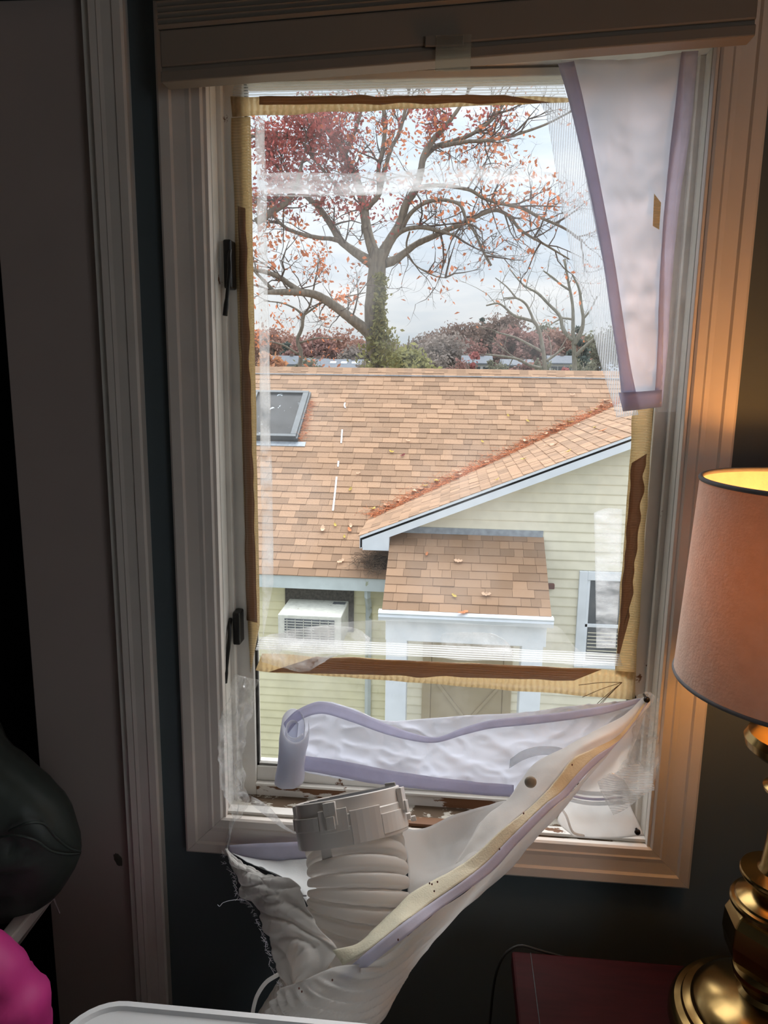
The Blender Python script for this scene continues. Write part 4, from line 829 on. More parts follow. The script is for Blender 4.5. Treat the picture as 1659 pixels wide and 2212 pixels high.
for k in range(2600):
    x = VX0+.02+(VX1-VX0+.3)*random.random(); y = y_valley(x); z = z_wing(x); d = abs(random.gauss(0, .13)); sd = random.choice((-1, 1))
    P = Vector((x, y, z+.015+random.random()*.05))+(Vector((-1, 0, 0))*d if sd < 0 else Vector((0, -1, 0))*d*.6)
    P.z = max(P.z, z_main(P.y)+.015)
    needle(nd, P, Vector((random.gauss(.6, .8), random.gauss(.6, .8), random.gauss(0, .2))), random.uniform(.08, .17))
for k in range(260):
    t = random.random(); P = onroof(sx1+.03+abs(random.gauss(0, .05)), sv0+(sv1-sv0)*t*.85, .02+random.random()*.05); needle(nd, P, Vector((random.gauss(0, 1), random.gauss(0, .6), random.gauss(0, .3))), .13)
tag(nd.build('needle_litter', M['needles']), 'rust coloured pine needle litter along the roof valley and skylight', 'leaf litter', kind='stuff')
cl_c = atpl(800, 1217, MP0+N_m*.05, N_m)
for k in range(300):
    d = Vector((random.gauss(0, .11), random.gauss(0, .1), 0)); P = cl_c+U_x*d.x+V_m*d.y+N_m*random.uniform(-.02, .07); needle(nd2, P, Vector((random.gauss(0, 1), random.gauss(0, 1), random.gauss(0, .5))), .16, .004)
tag(nd2.build('debris_clump', M['needle_dk']), 'dark rotting clump of needles and twigs under the corner of the wing eave', 'leaf litter', kind='stuff')
gi = 0
for k in range(30):
    x = VX0+.1+(VX1-VX0+.2)*(k+random.random())/30; y = y_valley(x)
    P = Vector((x-abs(random.gauss(0, .12)), y-.02, z_wing(x)+.05)); P.z = max(z_main(P.y)+.03, z_wing(P.x)+.03)
    c = random.choice(('leaf_tan', 'leaf_tan', 'leaf_yel')); leaf_shape(P, U_x, U_y, N_w, random.uniform(.12, .22), c, LN[c]+' curled leaf caught in the roof valley among rust needles', 'leaves in the roof valley')
# pale sealant streaks on the main roof
for pts in (((745, 870), (744, 876), (746, 881)), ((739, 928), (738, 942), (737, 957)), ((731, 996), (730, 1008)), ((727, 1030), (724, 1060), (719, 1103))):
    P = [atpl(x, y, MP0+N_m*.02, N_m) for x, y in pts]
    if len(P) == 2: P.insert(1, P[0].lerp(P[1], .5))
    rows = [[p-U_x*.012 for p in P], [p+U_x*.014 for p in P]]
    MB().grid(patch(rows, 2, 10)).build('sealant_streak', M['house_white'], mroof, solid=.006)

# ================================================================== TAPE AND PLASTIC ON THE WINDOW
def sheet(name, rows, n, m, mk, label=None, cat=None, parent=None, wr=0, ws=20, seed=0, aniso=(1,1,1), solid=.0006, group=None, extra=None, kind=None):
    o = MB().grid(patch([[at(*q) for q in r] for r in rows], n, m, wr, ws, seed, aniso, extra)).build(name, M[mk], parent, smooth=True, solid=solid, kind=kind)
    if label: tag(o, label, cat, group)
    return o
TY = SY0-.0022                                       # tape lies on the room side of the sash
def ragged(a, b, Y, n, amp, seed):
    pts = []
    for k in range(n):
        t = k/(n-1); x = a[0]+(b[0]-a[0])*t; y = a[1]+(b[1]-a[1])*t; q = amp*noise.noise(Vector((t*n*.37, seed, 0)))
        dx, dy = b[0]-a[0], b[1]-a[1]; l = math.hypot(dx, dy); pts.append((x-dy/l*q, y+dx/l*q, Y))
    return pts
def tape_strip(name, a0, a1, b0, b1, mk, label, amp=3, Y=TY, n=26, parent=None, seed=0, wr=.0006, cat='tape'):
    return sheet(name, [ragged(a0, a1, Y, n, amp, seed), ragged(b0, b1, Y, n, amp, seed+9)], 4, n*2, mk, label if not parent else None, cat, parent, wr, 60, seed)
lt = tape_strip('brown_tape', (500, 255), (540, 1455), (541, 252), (562, 1350), 'tape', 'long strip of amber packing tape down the left window stile', seed=1)
sheet('dark_residue', [ragged((514, 445), (533, 1340), TY-.0012, 40, 3, 3), ragged((530, 450), (556, 1345), TY-.0012, 40, 5, 4)], 4, 80, 'tape_dk', None, None, lt, .0006, 60, 3)
tp = tape_strip('brown_tape', (498, 208), (1215, 208), (502, 252), (1285, 218), 'tape_h', 'strip of amber packing tape along the top of the window glass', seed=5, amp=4)
sheet('dark_residue', [ragged((560, 208), (1090, 205), TY-.0012, 30, 4, 6), ragged((560, 226), (1190, 222), TY-.0012, 30, 4, 7)], 4, 60, 'tape_dk', None, None, tp, .0006, 60, 6)
tape_strip('clear_tape', (505, 178), (1215, 172), (502, 210), (1225, 210), 'fluted_h', 'sparkling torn strip of clear tape along the head of the window', seed=8, amp=5, wr=.002)
rt = tape_strip('brown_tape', (1368, 880), (1328, 1452), (1412, 872), (1372, 1470), 'tape', 'wide strip of brown packing tape down the right edge of the glass', seed=12, amp=5)
sheet('dark_residue', [ragged((1365, 1000), (1330, 1445), TY-.0012, 30, 4, 13), ragged((1397, 980), (1360, 1330), TY-.0012, 30, 7, 14)], 4, 60, 'tape_dk', None, None, rt, .0006, 60, 13)
bt = tape_strip('brown_tape', (566, 1412), (1372, 1450), (552, 1448), (1372, 1512), 'tape_h', 'broad strip of brown packing tape stretched across the lower glass', seed=17, amp=4, Y=TY-.003)
sheet('dark_residue', [ragged((684, 1418), (1300, 1446), TY-.0045, 30, 3, 18), ragged((580, 1452), (1240, 1470), TY-.0045, 30, 6, 19)], 4, 60, 'tape_dk', None, None, bt, .0006, 60, 18)
tape_strip('clear_tape', (560, 1376), (1338, 1412), (552, 1404), (1345, 1440), 'fluted_h', 'ribbed band of clear tape above the lower brown tape strip', seed=22, amp=4, Y=TY-.006, wr=.0015)
tape_strip('clear_tape', (553, 255), (568, 1380), (572, 255), (592, 1260), 'film', 'narrow frosted clear tape beside the left amber strip', seed=26, amp=4, Y=TY-.001)
sheet('clear_film', [[(720, 1345, TY-.007), (880, 1338, TY-.008), (1060, 1350, TY-.008), (1200, 1352, TY-.007), (1240, 1395, TY-.006)], [(640, 1385, TY-.008), (860, 1390, TY-.008), (1050, 1398, TY-.008), (1200, 1405, TY-.008), (1260, 1412, TY-.007)]], 6, 40, 'film_thin', 'thin clear plastic film standing up above the ribbed tape band', 'plastic film', None, .002, 25, 31)
sheet('clear_film', [[(955, 1368, TY-.010), (1000, 1366, TY-.012), (1060, 1368, TY-.012), (1085, 1378, TY-.010)], [(952, 1384, TY-.012), (1000, 1388, TY-.014), (1060, 1390, TY-.014), (1100, 1392, TY-.012)], [(962, 1408, TY-.010), (1010, 1412, TY-.012), (1060, 1415, TY-.012), (1110, 1418, TY-.010)]], 8, 24, 'film', 'small curled flap of clear tape on the ribbed band', 'tape', None, .002, 40, 33)
sheet('clear_film', [[(622, 1362, TY-.010), (690, 1352, TY-.012), (770, 1358, TY-.012), (800, 1378, TY-.010)], [(560, 1382, TY-.012), (640, 1390, TY-.02), (720, 1395, TY-.018), (790, 1400, TY-.012)], [(565, 1430, TY-.012), (620, 1445, TY-.022), (665, 1452, TY-.020), (686, 1420, TY-.014)]], 14, 24, 'film', 'crumpled clear plastic flap over the left end of the lower tape', 'plastic film', None, .006, 30, 35)
# clear patch on the glass, lower right
sheet('clear_tape', [[(1283, 1108, TY), (1310, 1098, TY), (1345, 1100, TY)], [(1286, 1240, TY), (1310, 1240, TY), (1340, 1240, TY)], [(1288, 1400, TY), (1310, 1400, TY), (1330, 1400, TY)]], 30, 10, 'wavy', 'wrinkled vertical strip of clear tape beside the right brown tape', 'tape', None, .0015, 60, 37)
# wavy tape across the upper glass
sheet('clear_tape', [[(556, 374, TY), (640, 372, TY), (760, 374, TY), (880, 368, TY), (1000, 352, TY), (1100, 362, TY), (1195, 372, TY)],
                     [(560, 402, TY-.003), (640, 412, TY-.003), (760, 398, TY-.003), (880, 396, TY-.003), (1000, 378, TY-.003), (1100, 378, TY-.003), (1195, 384, TY-.002)],
                     [(566, 420, TY), (640, 420, TY), (760, 422, TY), (880, 414, TY), (1000, 405, TY), (1100, 396, TY), (1190, 392, TY)]], 10, 90, 'wavy', 'loose wavy band of clear tape crossing the upper glass before the oak', 'tape', None, .003, 40, 41)
sheet('tape_fold', [[(566, 419, TY-.004), (700, 420, TY-.005), (880, 408, TY-.005), (1000, 388, TY-.005)], [(566, 423, TY-.004), (700, 425, TY-.005), (880, 416, TY-.005), (1000, 394, TY-.005)]], 3, 50, 'film', 'milky folded lower edge of the wavy clear tape', 'tape', None, .001, 40, 43)

# ---- fabric hanging at the upper right, with a fluted clear strip along it
hf = empty('hanging_fabric', at(1390, 885, .03)); tag(hf, 'white fabric panel with lavender hems hanging at the upper right of the window', 'fabric')
HY = .02
sheet('panel', [[(1212, 128, HY), (1290, 128, HY-.006), (1390, 124, HY), (1478, 112, HY)], [(1240, 250, HY), (1310, 250, HY-.01), (1390, 250, HY+.004), (1465, 250, HY)], [(1272, 420, HY), (1330, 420, HY-.008), (1390, 420, HY+.004), (1442, 420, HY)],
                [(1312, 620, HY), (1350, 620, HY-.008), (1392, 620, HY), (1432, 620, HY)], [(1336, 780, HY), (1362, 780, HY-.006), (1395, 780, HY), (1432, 780, HY)], [(1346, 888, HY), (1372, 884, HY-.004), (1400, 880, HY), (1428, 877, HY)]], 60, 26, 'cloth', parent=hf, wr=.007, ws=19, seed=51)
sheet('left_hem', [[(1205, 138, HY-.007), (1230, 225, HY-.007), (1265, 375, HY-.007), (1300, 550, HY-.007), (1322, 700, HY-.007), (1336, 790, HY-.007), (1345, 888, HY-.006)],
                   [(1240, 132, HY-.009), (1262, 225, HY-.009), (1292, 375, HY-.009), (1325, 550, HY-.009), (1348, 700, HY-.009), (1362, 790, HY-.009), (1382, 884, HY-.008)]], 4, 50, 'hem', parent=hf, wr=.001, ws=30, seed=52)
sheet('right_hem', [[(1472, 112, HY-.004), (1450, 300, HY-.004), (1435, 450, HY-.004), (1424, 620, HY-.004), (1420, 760, HY-.004), (1412, 880, HY-.004)], [(1508, 110, HY+.004), (1488, 300, HY+.004), (1466, 450, HY+.004), (1450, 620, HY+.004), (1441, 760, HY+.004), (1430, 877, HY+.002)]], 5, 50, 'hem', parent=hf, wr=.001, ws=30, seed=53)
sheet('bottom_hem', [[(1336, 848, HY-.011), (1380, 846, HY-.011), (1430, 842, HY-.008)], [(1346, 889, HY-.010), (1380, 885, HY-.010), (1429, 879, HY-.007)]], 4, 20, 'hem', parent=hf)
sheet('fluted_strip', [[(1168, 222, HY+.012), (1182, 260, HY+.012), (1210, 425, HY+.012), (1245, 600, HY+.012), (1267, 660, HY+.012), (1292, 765, HY+.012), (1332, 902, HY+.010)],
                        [(1232, 222, HY+.006), (1240, 260, HY+.006), (1276, 425, HY+.006), (1312, 600, HY+.006), (1322, 680, HY+.006), (1340, 780, HY+.006), (1380, 896, HY+.006)]], 6, 60, 'fluted', 'fluted strip of clear tape along the left hem of the hanging fabric', 'tape', None, .0015, 30, 55)
bit = at(1421, 450, HY-.012)
MB().hexa([at(1413, 418, HY-.006), at(1428, 438, HY-.006), at(1428, 438, HY-.004), at(1413, 418, HY-.004), at(1410, 488, HY-.006), at(1424, 496, HY-.006), at(1424, 496, HY-.004), at(1410, 488, HY-.004)]).build('tape_scrap', M['tape'], hf, recalc=True)
sheet('clear_film', [[(1468, 120, .022), (1500, 116, .012), (1535, 112, .012)], [(1450, 400, .024), (1475, 400, .014), (1505, 400, .012)], [(1436, 700, .026), (1460, 700, .016), (1485, 700, .014)], [(1420, 890, .028), (1440, 890, .018), (1462, 890, .016)]], 60, 14, 'film_thin', 'streaky clear plastic film on the right jamb beside the hanging fabric', 'plastic film', None, .003, 22, 57, (2.5, 1, .4))

# ---- crumpled plastic at the lower corners
sheet('crumpled_plastic', [[(505, 1455, .03), (530, 1462, .0), (560, 1468, .035)], [(478, 1540, -.012), (515, 1520, -.03), (548, 1530, .01)], [(470, 1620, -.02), (505, 1610, -.035), (530, 1600, .0)], [(476, 1690, -.02), (510, 1690, -.035), (532, 1690, .005)], [(496, 1745, -.012), (515, 1745, -.03), (540, 1735, .0)], [(490, 1800, -.024), (497, 1800, -.03), (505, 1780, -.02)], [(484, 1840, -.04), (490, 1840, -.045), (496, 1835, -.04)]], 60, 24, 'film', 'crumpled sheet of clear plastic hanging down the lower left jamb', 'plastic film', None, .010, 24, 61)
sheet('clear_film', [[(512, 1712, -.028), (525, 1710, -.03)], [(560, 1752, -.045), (580, 1742, -.045)], [(612, 1790, -.062), (618, 1786, -.062)], [(655, 1808, -.075), (657, 1806, -.075)]], 30, 6, 'film', 'thin twisted tail of clear plastic over the lower left sill', 'plastic film', None, .002, 30, 63)
sheet('clear_film', [[(520, 1755, .012), (570, 1762, .01), (640, 1772, .008)], [(530, 1745, .03), (575, 1748, .03), (640, 1752, .03)]], 8, 24, 'film', 'flat scrap of clear tape lying on the bare window sill', 'tape', None, .003, 50, 65)
sheet('crumpled_plastic', [[(1378, 1500, .0), (1402, 1495, -.03), (1425, 1510, -.022)], [(1362, 1560, .0), (1392, 1560, -.03), (1424, 1570, -.024)], [(1350, 1620, .0), (1385, 1625, -.03), (1424, 1630, -.024)], [(1325, 1690, -.012), (1370, 1690, -.035), (1420, 1680, -.024)], [(1330, 1720, -.012), (1375, 1720, -.035), (1410, 1700, -.024)]], 44, 22, 'film', 'crumpled clear plastic bunched on the lower right jamb', 'plastic film', None, .007, 26, 67)
rp_ = sheet('ribbed_plastic', [[(1290, 1688, -.03), (1330, 1668, -.034), (1372, 1650, -.034), (1410, 1668, -.03)], [(1300, 1715, -.034), (1335, 1700, -.037), (1375, 1690, -.037), (1412, 1690, -.032)], [(1325, 1760, -.034), (1355, 1745, -.037), (1385, 1722, -.037), (1413, 1706, -.032)]], 24, 30, 'fluted_h', 'ribbed piece of clear plastic sheet dangling at the lower right corner', 'plastic film', None, .003, 30, 69)
sheet('brown_tape', [[(1290, 1690, -.040), (1318, 1670, -.041), (1345, 1680, -.041)], [(1305, 1715, -.041), (1335, 1705, -.042), (1362, 1712, -.041)], [(1318, 1735, -.040), (1335, 1740, -.041), (1358, 1735, -.040)]], 12, 14, 'film', None, None, rp_, .002, 40, 71)

# ================================================================== WINDOW SEAL FABRIC (lower)
sf = empty('window_seal_fabric', at(760, 2060, -.3)); tag(sf, 'torn white window seal fabric draped from the right jamb down around the hose', 'fabric')
def S(name, rows, n, m, mk, **k): return sheet(name, rows, n, m, mk, parent=sf, solid=k.pop('solid', .0008), **k)
# panel standing in the window, rolled up at its left end
PY = .012
S('upright_panel', [[(640, 1535, PY+.01), (690, 1515, PY+.02), (760, 1530, PY+.025), (830, 1556, PY+.025), (920, 1552, PY+.02), (1020, 1545, PY+.015), (1150, 1538, PY+.01), (1250, 1526, PY), (1330, 1518, PY), (1400, 1506, -.01)],
                    [(650, 1585, PY), (700, 1580, PY+.01), (780, 1590, PY+.01), (860, 1600, PY+.008), (950, 1605, PY+.0), (1040, 1600, PY), (1150, 1595, PY), (1250, 1590, PY), (1330, 1570, PY), (1398, 1518, -.008)],
                    [(655, 1630, PY), (720, 1632, PY), (800, 1640, PY), (880, 1648, PY), (960, 1655, PY), (1050, 1660, PY), (1150, 1660, PY), (1230, 1650, PY), (1310, 1620, PY), (1394, 1532, -.006)],
                    [(655, 1668, PY-.004), (720, 1680, PY-.004), (800, 1692, PY-.006), (880, 1702, PY-.006), (960, 1708, PY-.006), (1050, 1716, PY-.008), (1150, 1720, PY-.01), (1220, 1705, PY-.01), (1300, 1660, PY-.006), (1390, 1545, -.006)]], 50, 120, 'cloth', wr=.007, ws=16, seed=81, aniso=(.8, 1, 1.5), extra=lambda u, v, p: .0045*max(0, 1-5*abs(noise.noise(Vector((v*14+u*2, u*3-v*4, 5))))))
S('top_hem', [[(612, 1562, -.004), (640, 1535, .004), (690, 1516, .012), (760, 1533, .010), (830, 1562, .004), (900, 1586, -.004), (945, 1592, -.006), (1000, 1572, -.006), (1060, 1556, -.006), (1150, 1546, -.006), (1250, 1534, -.008), (1330, 1520, -.010), (1398, 1506, -.016)],
              [(622, 1584, -.008), (648, 1556, .0), (695, 1542, .008), (760, 1560, .006), (830, 1585, .0), (900, 1602, -.008), (945, 1604, -.010), (1000, 1588, -.010), (1060, 1574, -.010), (1150, 1565, -.010), (1250, 1552, -.012), (1330, 1536, -.012), (1396, 1512, -.018)]], 5, 100, 'hem', wr=.001, ws=30, seed=83)
S('bottom_hem', [[(655, 1632, -.004), (740, 1644, -.004), (830, 1662, -.006), (920, 1676, -.006), (1020, 1688, -.008), (1110, 1696, -.010)], [(655, 1664, -.006), (740, 1680, -.008), (800, 1692, -.010), (920, 1706, -.010), (1020, 1716, -.012), (1110, 1722, -.014)]], 5, 60, 'hem', wr=.002, ws=22, seed=85)
# the roll: a spiral sheet
rb, rtp = at(622, 1688, -.012), at(636, 1566, -.014); rows = []
for i in range(18):
    t = i/17; c = rb.lerp(rtp, t); r_ = []
    for k in range(70):
        u = k/69; a = math.radians(30)-u*2*math.pi*1.9; R_ = .0265*(1-.55*u)*(1+.05*noise.noise(Vector((math.cos(a)*2, math.sin(a)*2, t*6)))) * (1+.06*math.sin(t*9+1)*(1-u))
        tilt = (.020*math.sin(a)*1.0 - .008*math.cos(a))*max(0, t-.55)*2.2*(1 if u < .6 else .6)
        dip = -.025*max(0, u-.55)*t
        r_.append(c+Vector((math.cos(a)*R_, math.sin(a)*R_, tilt+dip)))
    rows.append(r_)
MB().grid(rows).build('rolled_end', M['cloth'], sf, smooth=True, solid=.0012)
# flap hanging from the right jamb
S('flap', [[(1396, 1500, -.022), (1350, 1545, -.03), (1278, 1583, -.04), (1222, 1615, -.05), (1159, 1647, -.06), (1131, 1679, -.075), (1099, 1726, -.095), (1052, 1762, -.12), (1020, 1810, -.145), (985, 1868, -.165)],
           [(1400, 1506, -.028), (1342, 1572, -.05), (1276, 1604, -.07), (1232, 1630, -.08), (1184, 1672, -.098), (1160, 1700, -.11), (1124, 1742, -.13), (1075, 1780, -.15), (1040, 1826, -.168), (1000, 1872, -.185)],
           [(1402, 1508, -.03), (1338, 1590, -.05), (1274, 1624, -.075), (1238, 1642, -.09), (1207, 1680, -.11), (1187, 1704, -.12), (1155, 1739, -.138), (1119, 1767, -.155), (1056, 1823, -.182), (1010, 1880, -.2)]], 16, 80, 'cloth_dim', wr=.002, ws=18, seed=91)
S('velcro_band', [[(1400, 1506, -.032), (1340, 1585, -.055), (1276, 1620, -.078), (1238, 1638, -.093), (1207, 1678, -.113), (1155, 1737, -.141), (1083, 1793, -.176), (1024, 1849, -.203), (967, 1886, -.228), (890, 1930, -.262), (832, 1983, -.305), (774, 2036, -.345), (718, 2052, -.355)],
                  [(1402, 1510, -.034), (1346, 1592, -.058), (1286, 1634, -.084), (1254, 1664, -.102), (1215, 1708, -.122), (1175, 1740, -.146), (1100, 1812, -.184), (1052, 1862, -.21), (1004, 1900, -.236), (925, 1955, -.28), (865, 1998, -.33), (800, 2050, -.362), (740, 2085, -.368)]], 8, 100, 'cream', wr=.0025, ws=22, seed=93)
S('lavender_edge', [[(1402, 1510, -.036), (1346, 1592, -.060), (1286, 1634, -.086), (1254, 1664, -.104), (1215, 1708, -.124), (1175, 1740, -.148), (1100, 1812, -.186), (1052, 1862, -.212), (1004, 1900, -.238), (925, 1955, -.282), (865, 1998, -.332), (800, 2050, -.364), (730, 2110, -.372)],
                    [(1403, 1514, -.036), (1338, 1600, -.062), (1290, 1648, -.088), (1262, 1676, -.106), (1226, 1718, -.126), (1188, 1750, -.150), (1114, 1826, -.188), (1068, 1878, -.214), (1016, 1918, -.242), (940, 1972, -.288), (884, 2018, -.336), (815, 2072, -.368), (740, 2130, -.376)]], 5, 100, 'hem', wr=.0015, ws=26, seed=95)
ribs = lambda u, v, p: (.005*math.sin(p.z*360+p.x*60)*max(0, min(1, (v-.62)*6))*max(0, min(1, u*5))*max(0, min(1, (1-u)*8)))
S('outer_sheet', [[(1403, 1514, -.034), (1334, 1600, -.06), (1290, 1648, -.086), (1226, 1718, -.124), (1188, 1750, -.148), (1114, 1826, -.186), (1016, 1918, -.24), (940, 1972, -.286), (884, 2018, -.334), (815, 2072, -.366), (720, 2090, -.370), (650, 2120, -.365), (605, 2135, -.345)],
                  [(1404, 1518, -.033), (1336, 1602, -.058), (1286, 1658, -.084), (1224, 1730, -.122), (1180, 1772, -.146), (1103, 1856, -.184), (1010, 1945, -.238), (925, 2030, -.29), (860, 2105, -.335), (790, 2150, -.375), (710, 2165, -.385), (640, 2180, -.380), (580, 2180, -.345)],
                  [(1404, 1522, -.03), (1334, 1604, -.05), (1278, 1668, -.076), (1222, 1739, -.112), (1171, 1795, -.136), (1091, 1886, -.172), (1001, 1964, -.222), (895, 2085, -.27), (856, 2148, -.30), (815, 2215, -.345), (720, 2260, -.370), (640, 2260, -.37), (560, 2240, -.34)]], 40, 170, 'cloth_dim', wr=.002, ws=18, seed=97, extra=ribs)
ct = [at(880, 2082, -.305), at(855, 2086, -.335), at(815, 2094, -.368), at(780, 2098, -.378)]
MB().tube(crom(ct, 24), .0035, 6).build('drawstring_channel', M['cloth_dim'], sf, smooth=True)
# back sheets behind the hose
S('back_sheet', [[(860, 1786, -.10), (914, 1789, -.07), (977, 1761, -.055), (1049, 1739, -.06), (1100, 1729, -.085)], [(880, 1850, -.13), (930, 1840, -.10), (985, 1815, -.08), (1035, 1785, -.095), (1078, 1770, -.115)], [(880, 1945, -.20), (920, 1918, -.20), (967, 1890, -.195), (1010, 1860, -.19), (1045, 1830, -.175)]], 30, 40, 'cloth_dim', wr=.006, ws=12, seed=99)
S('back_fold', [[(1035, 1780, -.105), (1090, 1735, -.095)], [(1005, 1830, -.14), (1060, 1785, -.13)], [(972, 1877, -.17), (1020, 1845, -.17)]], 14, 12, 'cloth_dim', wr=.003, ws=14, seed=101)
S('back_hem', [[(488, 1826, -.034), (560, 1822, -.03), (660, 1818, -.03), (760, 1815, -.03)], [(500, 1845, -.04), (560, 1861, -.04), (660, 1858, -.04), (760, 1855, -.04)]], 5, 40, 'hem', wr=.002, ws=20, seed=103)
S('back_left_sheet', [[(500, 1842, -.043), (560, 1858, -.04), (660, 1855, -.042), (760, 1852, -.042)], [(545, 1866, -.09), (600, 1885, -.08), (680, 1900, -.075), (760, 1900, -.075)], [(581, 1881, -.16), (640, 1915, -.14), (690, 1960, -.13), (760, 1960, -.12)], [(640, 1908, -.22), (680, 1980, -.20), (700, 2010, -.18), (760, 2010, -.16)]], 30, 40, 'cloth_shaded', wr=.003, ws=14, seed=105)
# left flap with a frayed edge
fr = [(485, 1830, -.045), (490, 1867, -.075), (509, 1891, -.105), (516, 1934, -.15), (543, 1954, -.18), (567, 2007, -.235), (586, 2060, -.285), (601, 2113, -.32), (622, 2140, -.345)]
lp = [(492, 1838, -.045), (530, 1862, -.09), (581, 1881, -.165), (639, 1906, -.235), (663, 1965, -.29), (687, 2007, -.325), (721, 2046, -.352), (700, 2090, -.368), (640, 2130, -.368)]
md = [(488, 1834, -.05), (510, 1866, -.10), (548, 1890, -.16), (575, 1925, -.215), (605, 1965, -.26), (630, 2012, -.305), (652, 2058, -.34), (648, 2104, -.36), (632, 2136, -.362)]
def creases(u, v, p):
    a = noise.noise(Vector((v*7+u*2.2, u*1.3, 3))); b = noise.noise(Vector((v*13-u*3, u*2, 9)))
    return .006*max(0, 1-4*abs(a))+.0025*max(0, 1-5*abs(b))
S('frayed_flap', [lp, md, fr], 44, 110, 'cloth_dim', wr=.003, ws=16, seed=107, extra=creases)
th = MB(); F3 = crom([at(*q) for q in fr], 90)
for k in range(110):
    i = random.randint(4, 88); t = (F3[i+1]-F3[i-1]).normalized(); o_ = Vector((-1, random.gauss(0, .3), random.gauss(-.2, .4))).normalized()
    p = F3[i]; th.tube([p, p+o_*.003+t*random.gauss(0, .003), p+o_*random.uniform(.004, .009)+t*random.gauss(0, .006)], .00025, 3)
th.build('frayed_threads', M['cloth'], sf, kind='stuff')
MB().tube(crom([at(532, 1945, -.17), at(505, 1944, -.172), at(482, 1950, -.174), at(474, 1958, -.175), at(470, 1954, -.175)], 24), .0005, 4).build('loose_thread', M['cloth'], sf)
MB().tube(crom([at(601, 2105, -.325), at(575, 2122, -.33), at(556, 2150, -.335), at(548, 2176, -.34), at(544, 2205, -.345)], 30), .0028, 6).build('drawstring', M['cloth_dim'], sf, smooth=True)
MB().tube(crom([at(662, 1935, -.235), at(648, 1936, -.24), at(642, 1945, -.245), at(648, 1960, -.25), at(656, 1978, -.255)], 24), .0012, 5).build('cord_loop', M['cloth'], sf, smooth=True)
# right corner panel with the grey zipper
S('corner_panel', [[(1368, 1530, -.012), (1388, 1525, -.012), (1402, 1518, -.014)], [(1310, 1622, -.012), (1345, 1612, -.010), (1374, 1600, -.01)], [(1255, 1690, -.010), (1305, 1690, -.008), (1348, 1684, -.008)], [(1222, 1745, -.008), (1290, 1745, -.006), (1362, 1740, -.006)], [(1205, 1775, -.008), (1290, 1780, -.012), (1378, 1775, -.008)], [(1240, 1808, -.01), (1310, 1812, -.014), (1392, 1806, -.010)]], 50, 36, 'cloth_dim', wr=.004, ws=16, seed=111)
for dy, w_, mk in ((0, 9, 'grey_zip'), (14, 5, 'hem'), (22, 8, 'grey_zip')):
    S('zipper_tape', [[(1222, 1699+dy, -.018), (1262, 1708+dy, -.020), (1300, 1710+dy, -.020), (1345, 1706+dy, -.018)], [(1222, 1699+dy+w_, -.018), (1262, 1708+dy+w_, -.020), (1300, 1710+dy+w_, -.020), (1345, 1706+dy+w_, -.018)]], 3, 30, mk)
S('zipper_tape', [[(1102, 1640, -.006), (1128, 1622, -.006), (1160, 1613, -.006), (1200, 1613, -.006), (1225, 1620, -.006)], [(1100, 1660, -.008), (1130, 1642, -.008), (1162, 1632, -.008), (1200, 1632, -.008), (1220, 1638, -.008)]], 4, 30, 'grey_zip')
fl = [at(1205, 1738, -.02), at(1222, 1760, -.02), at(1238, 1798, -.022), at(1262, 1806, -.022)]
MB().tube(crom(fl, 20), .0022, 6).build('piped_edge', M['cloth_dim'], sf, smooth=True)
M['knob_shadow'] = mat('knob_shadow_grey', (150, 144, 132), .5, .1)
sc_ = at(1146, 1689, -.122); MB().lathe([(0, .004), (.006, .0036), (.009, .0015), (.0095, 0), (0, -.001)], 24, Matrix.Translation(sc_) @ Matrix.Rotation(math.radians(75), 4, 'X')).build('knob_shadow', M['knob_shadow'], sf, smooth=True)  # shadow of a knob behind the cloth, modelled as a grey disc
for k, (x, y, Y) in enumerate(((1131, 1757, -.156), (1079, 1834, -.20), (933, 1910, -.256), (928, 1908, -.258), (945, 1905, -.252), (938, 1925, -.262), (646, 2135, -.372), (652, 2142, -.374), (718, 2117, -.379), (1236, 1652, -.104), (860, 2030, -.352))):
    P = at(x, y, Y-.004); MB().lathe([(0, .0008), (.0009, .0005), (.0012, 0), (0, -.0004)], 7, Matrix.Translation(P) @ Matrix.Rotation(math.radians(70), 4, 'X') @ Matrix.Diagonal((1, 1.4, 1, 1))).build('dirt_fleck', M['rust'], sf)
screw(1397, 1511, -.040, 'dark screw pinning the fabric corner to the right jamb')
screw(1377, 1797, -.016, 'dark screw pinning the fabric at the lower right sill corner')
# pine needles stuck on the lower tape
pn = MB(); p0 = at(1344, 1474, TY-.008)
for (x, y) in ((1250, 1480), (1258, 1506), (1275, 1534), (1279, 1538), (1300, 1520)):
    q = at(x, y, TY-.010); pn.tube(crom([p0, p0.lerp(q, .5)+Vector((0, -.002, .003)), q], 10), .0006, 4)
tag(pn.build('pine_needles', M['needle_dk']), 'bundle of brown pine needles stuck to the right end of the lower tape', 'pine needles')

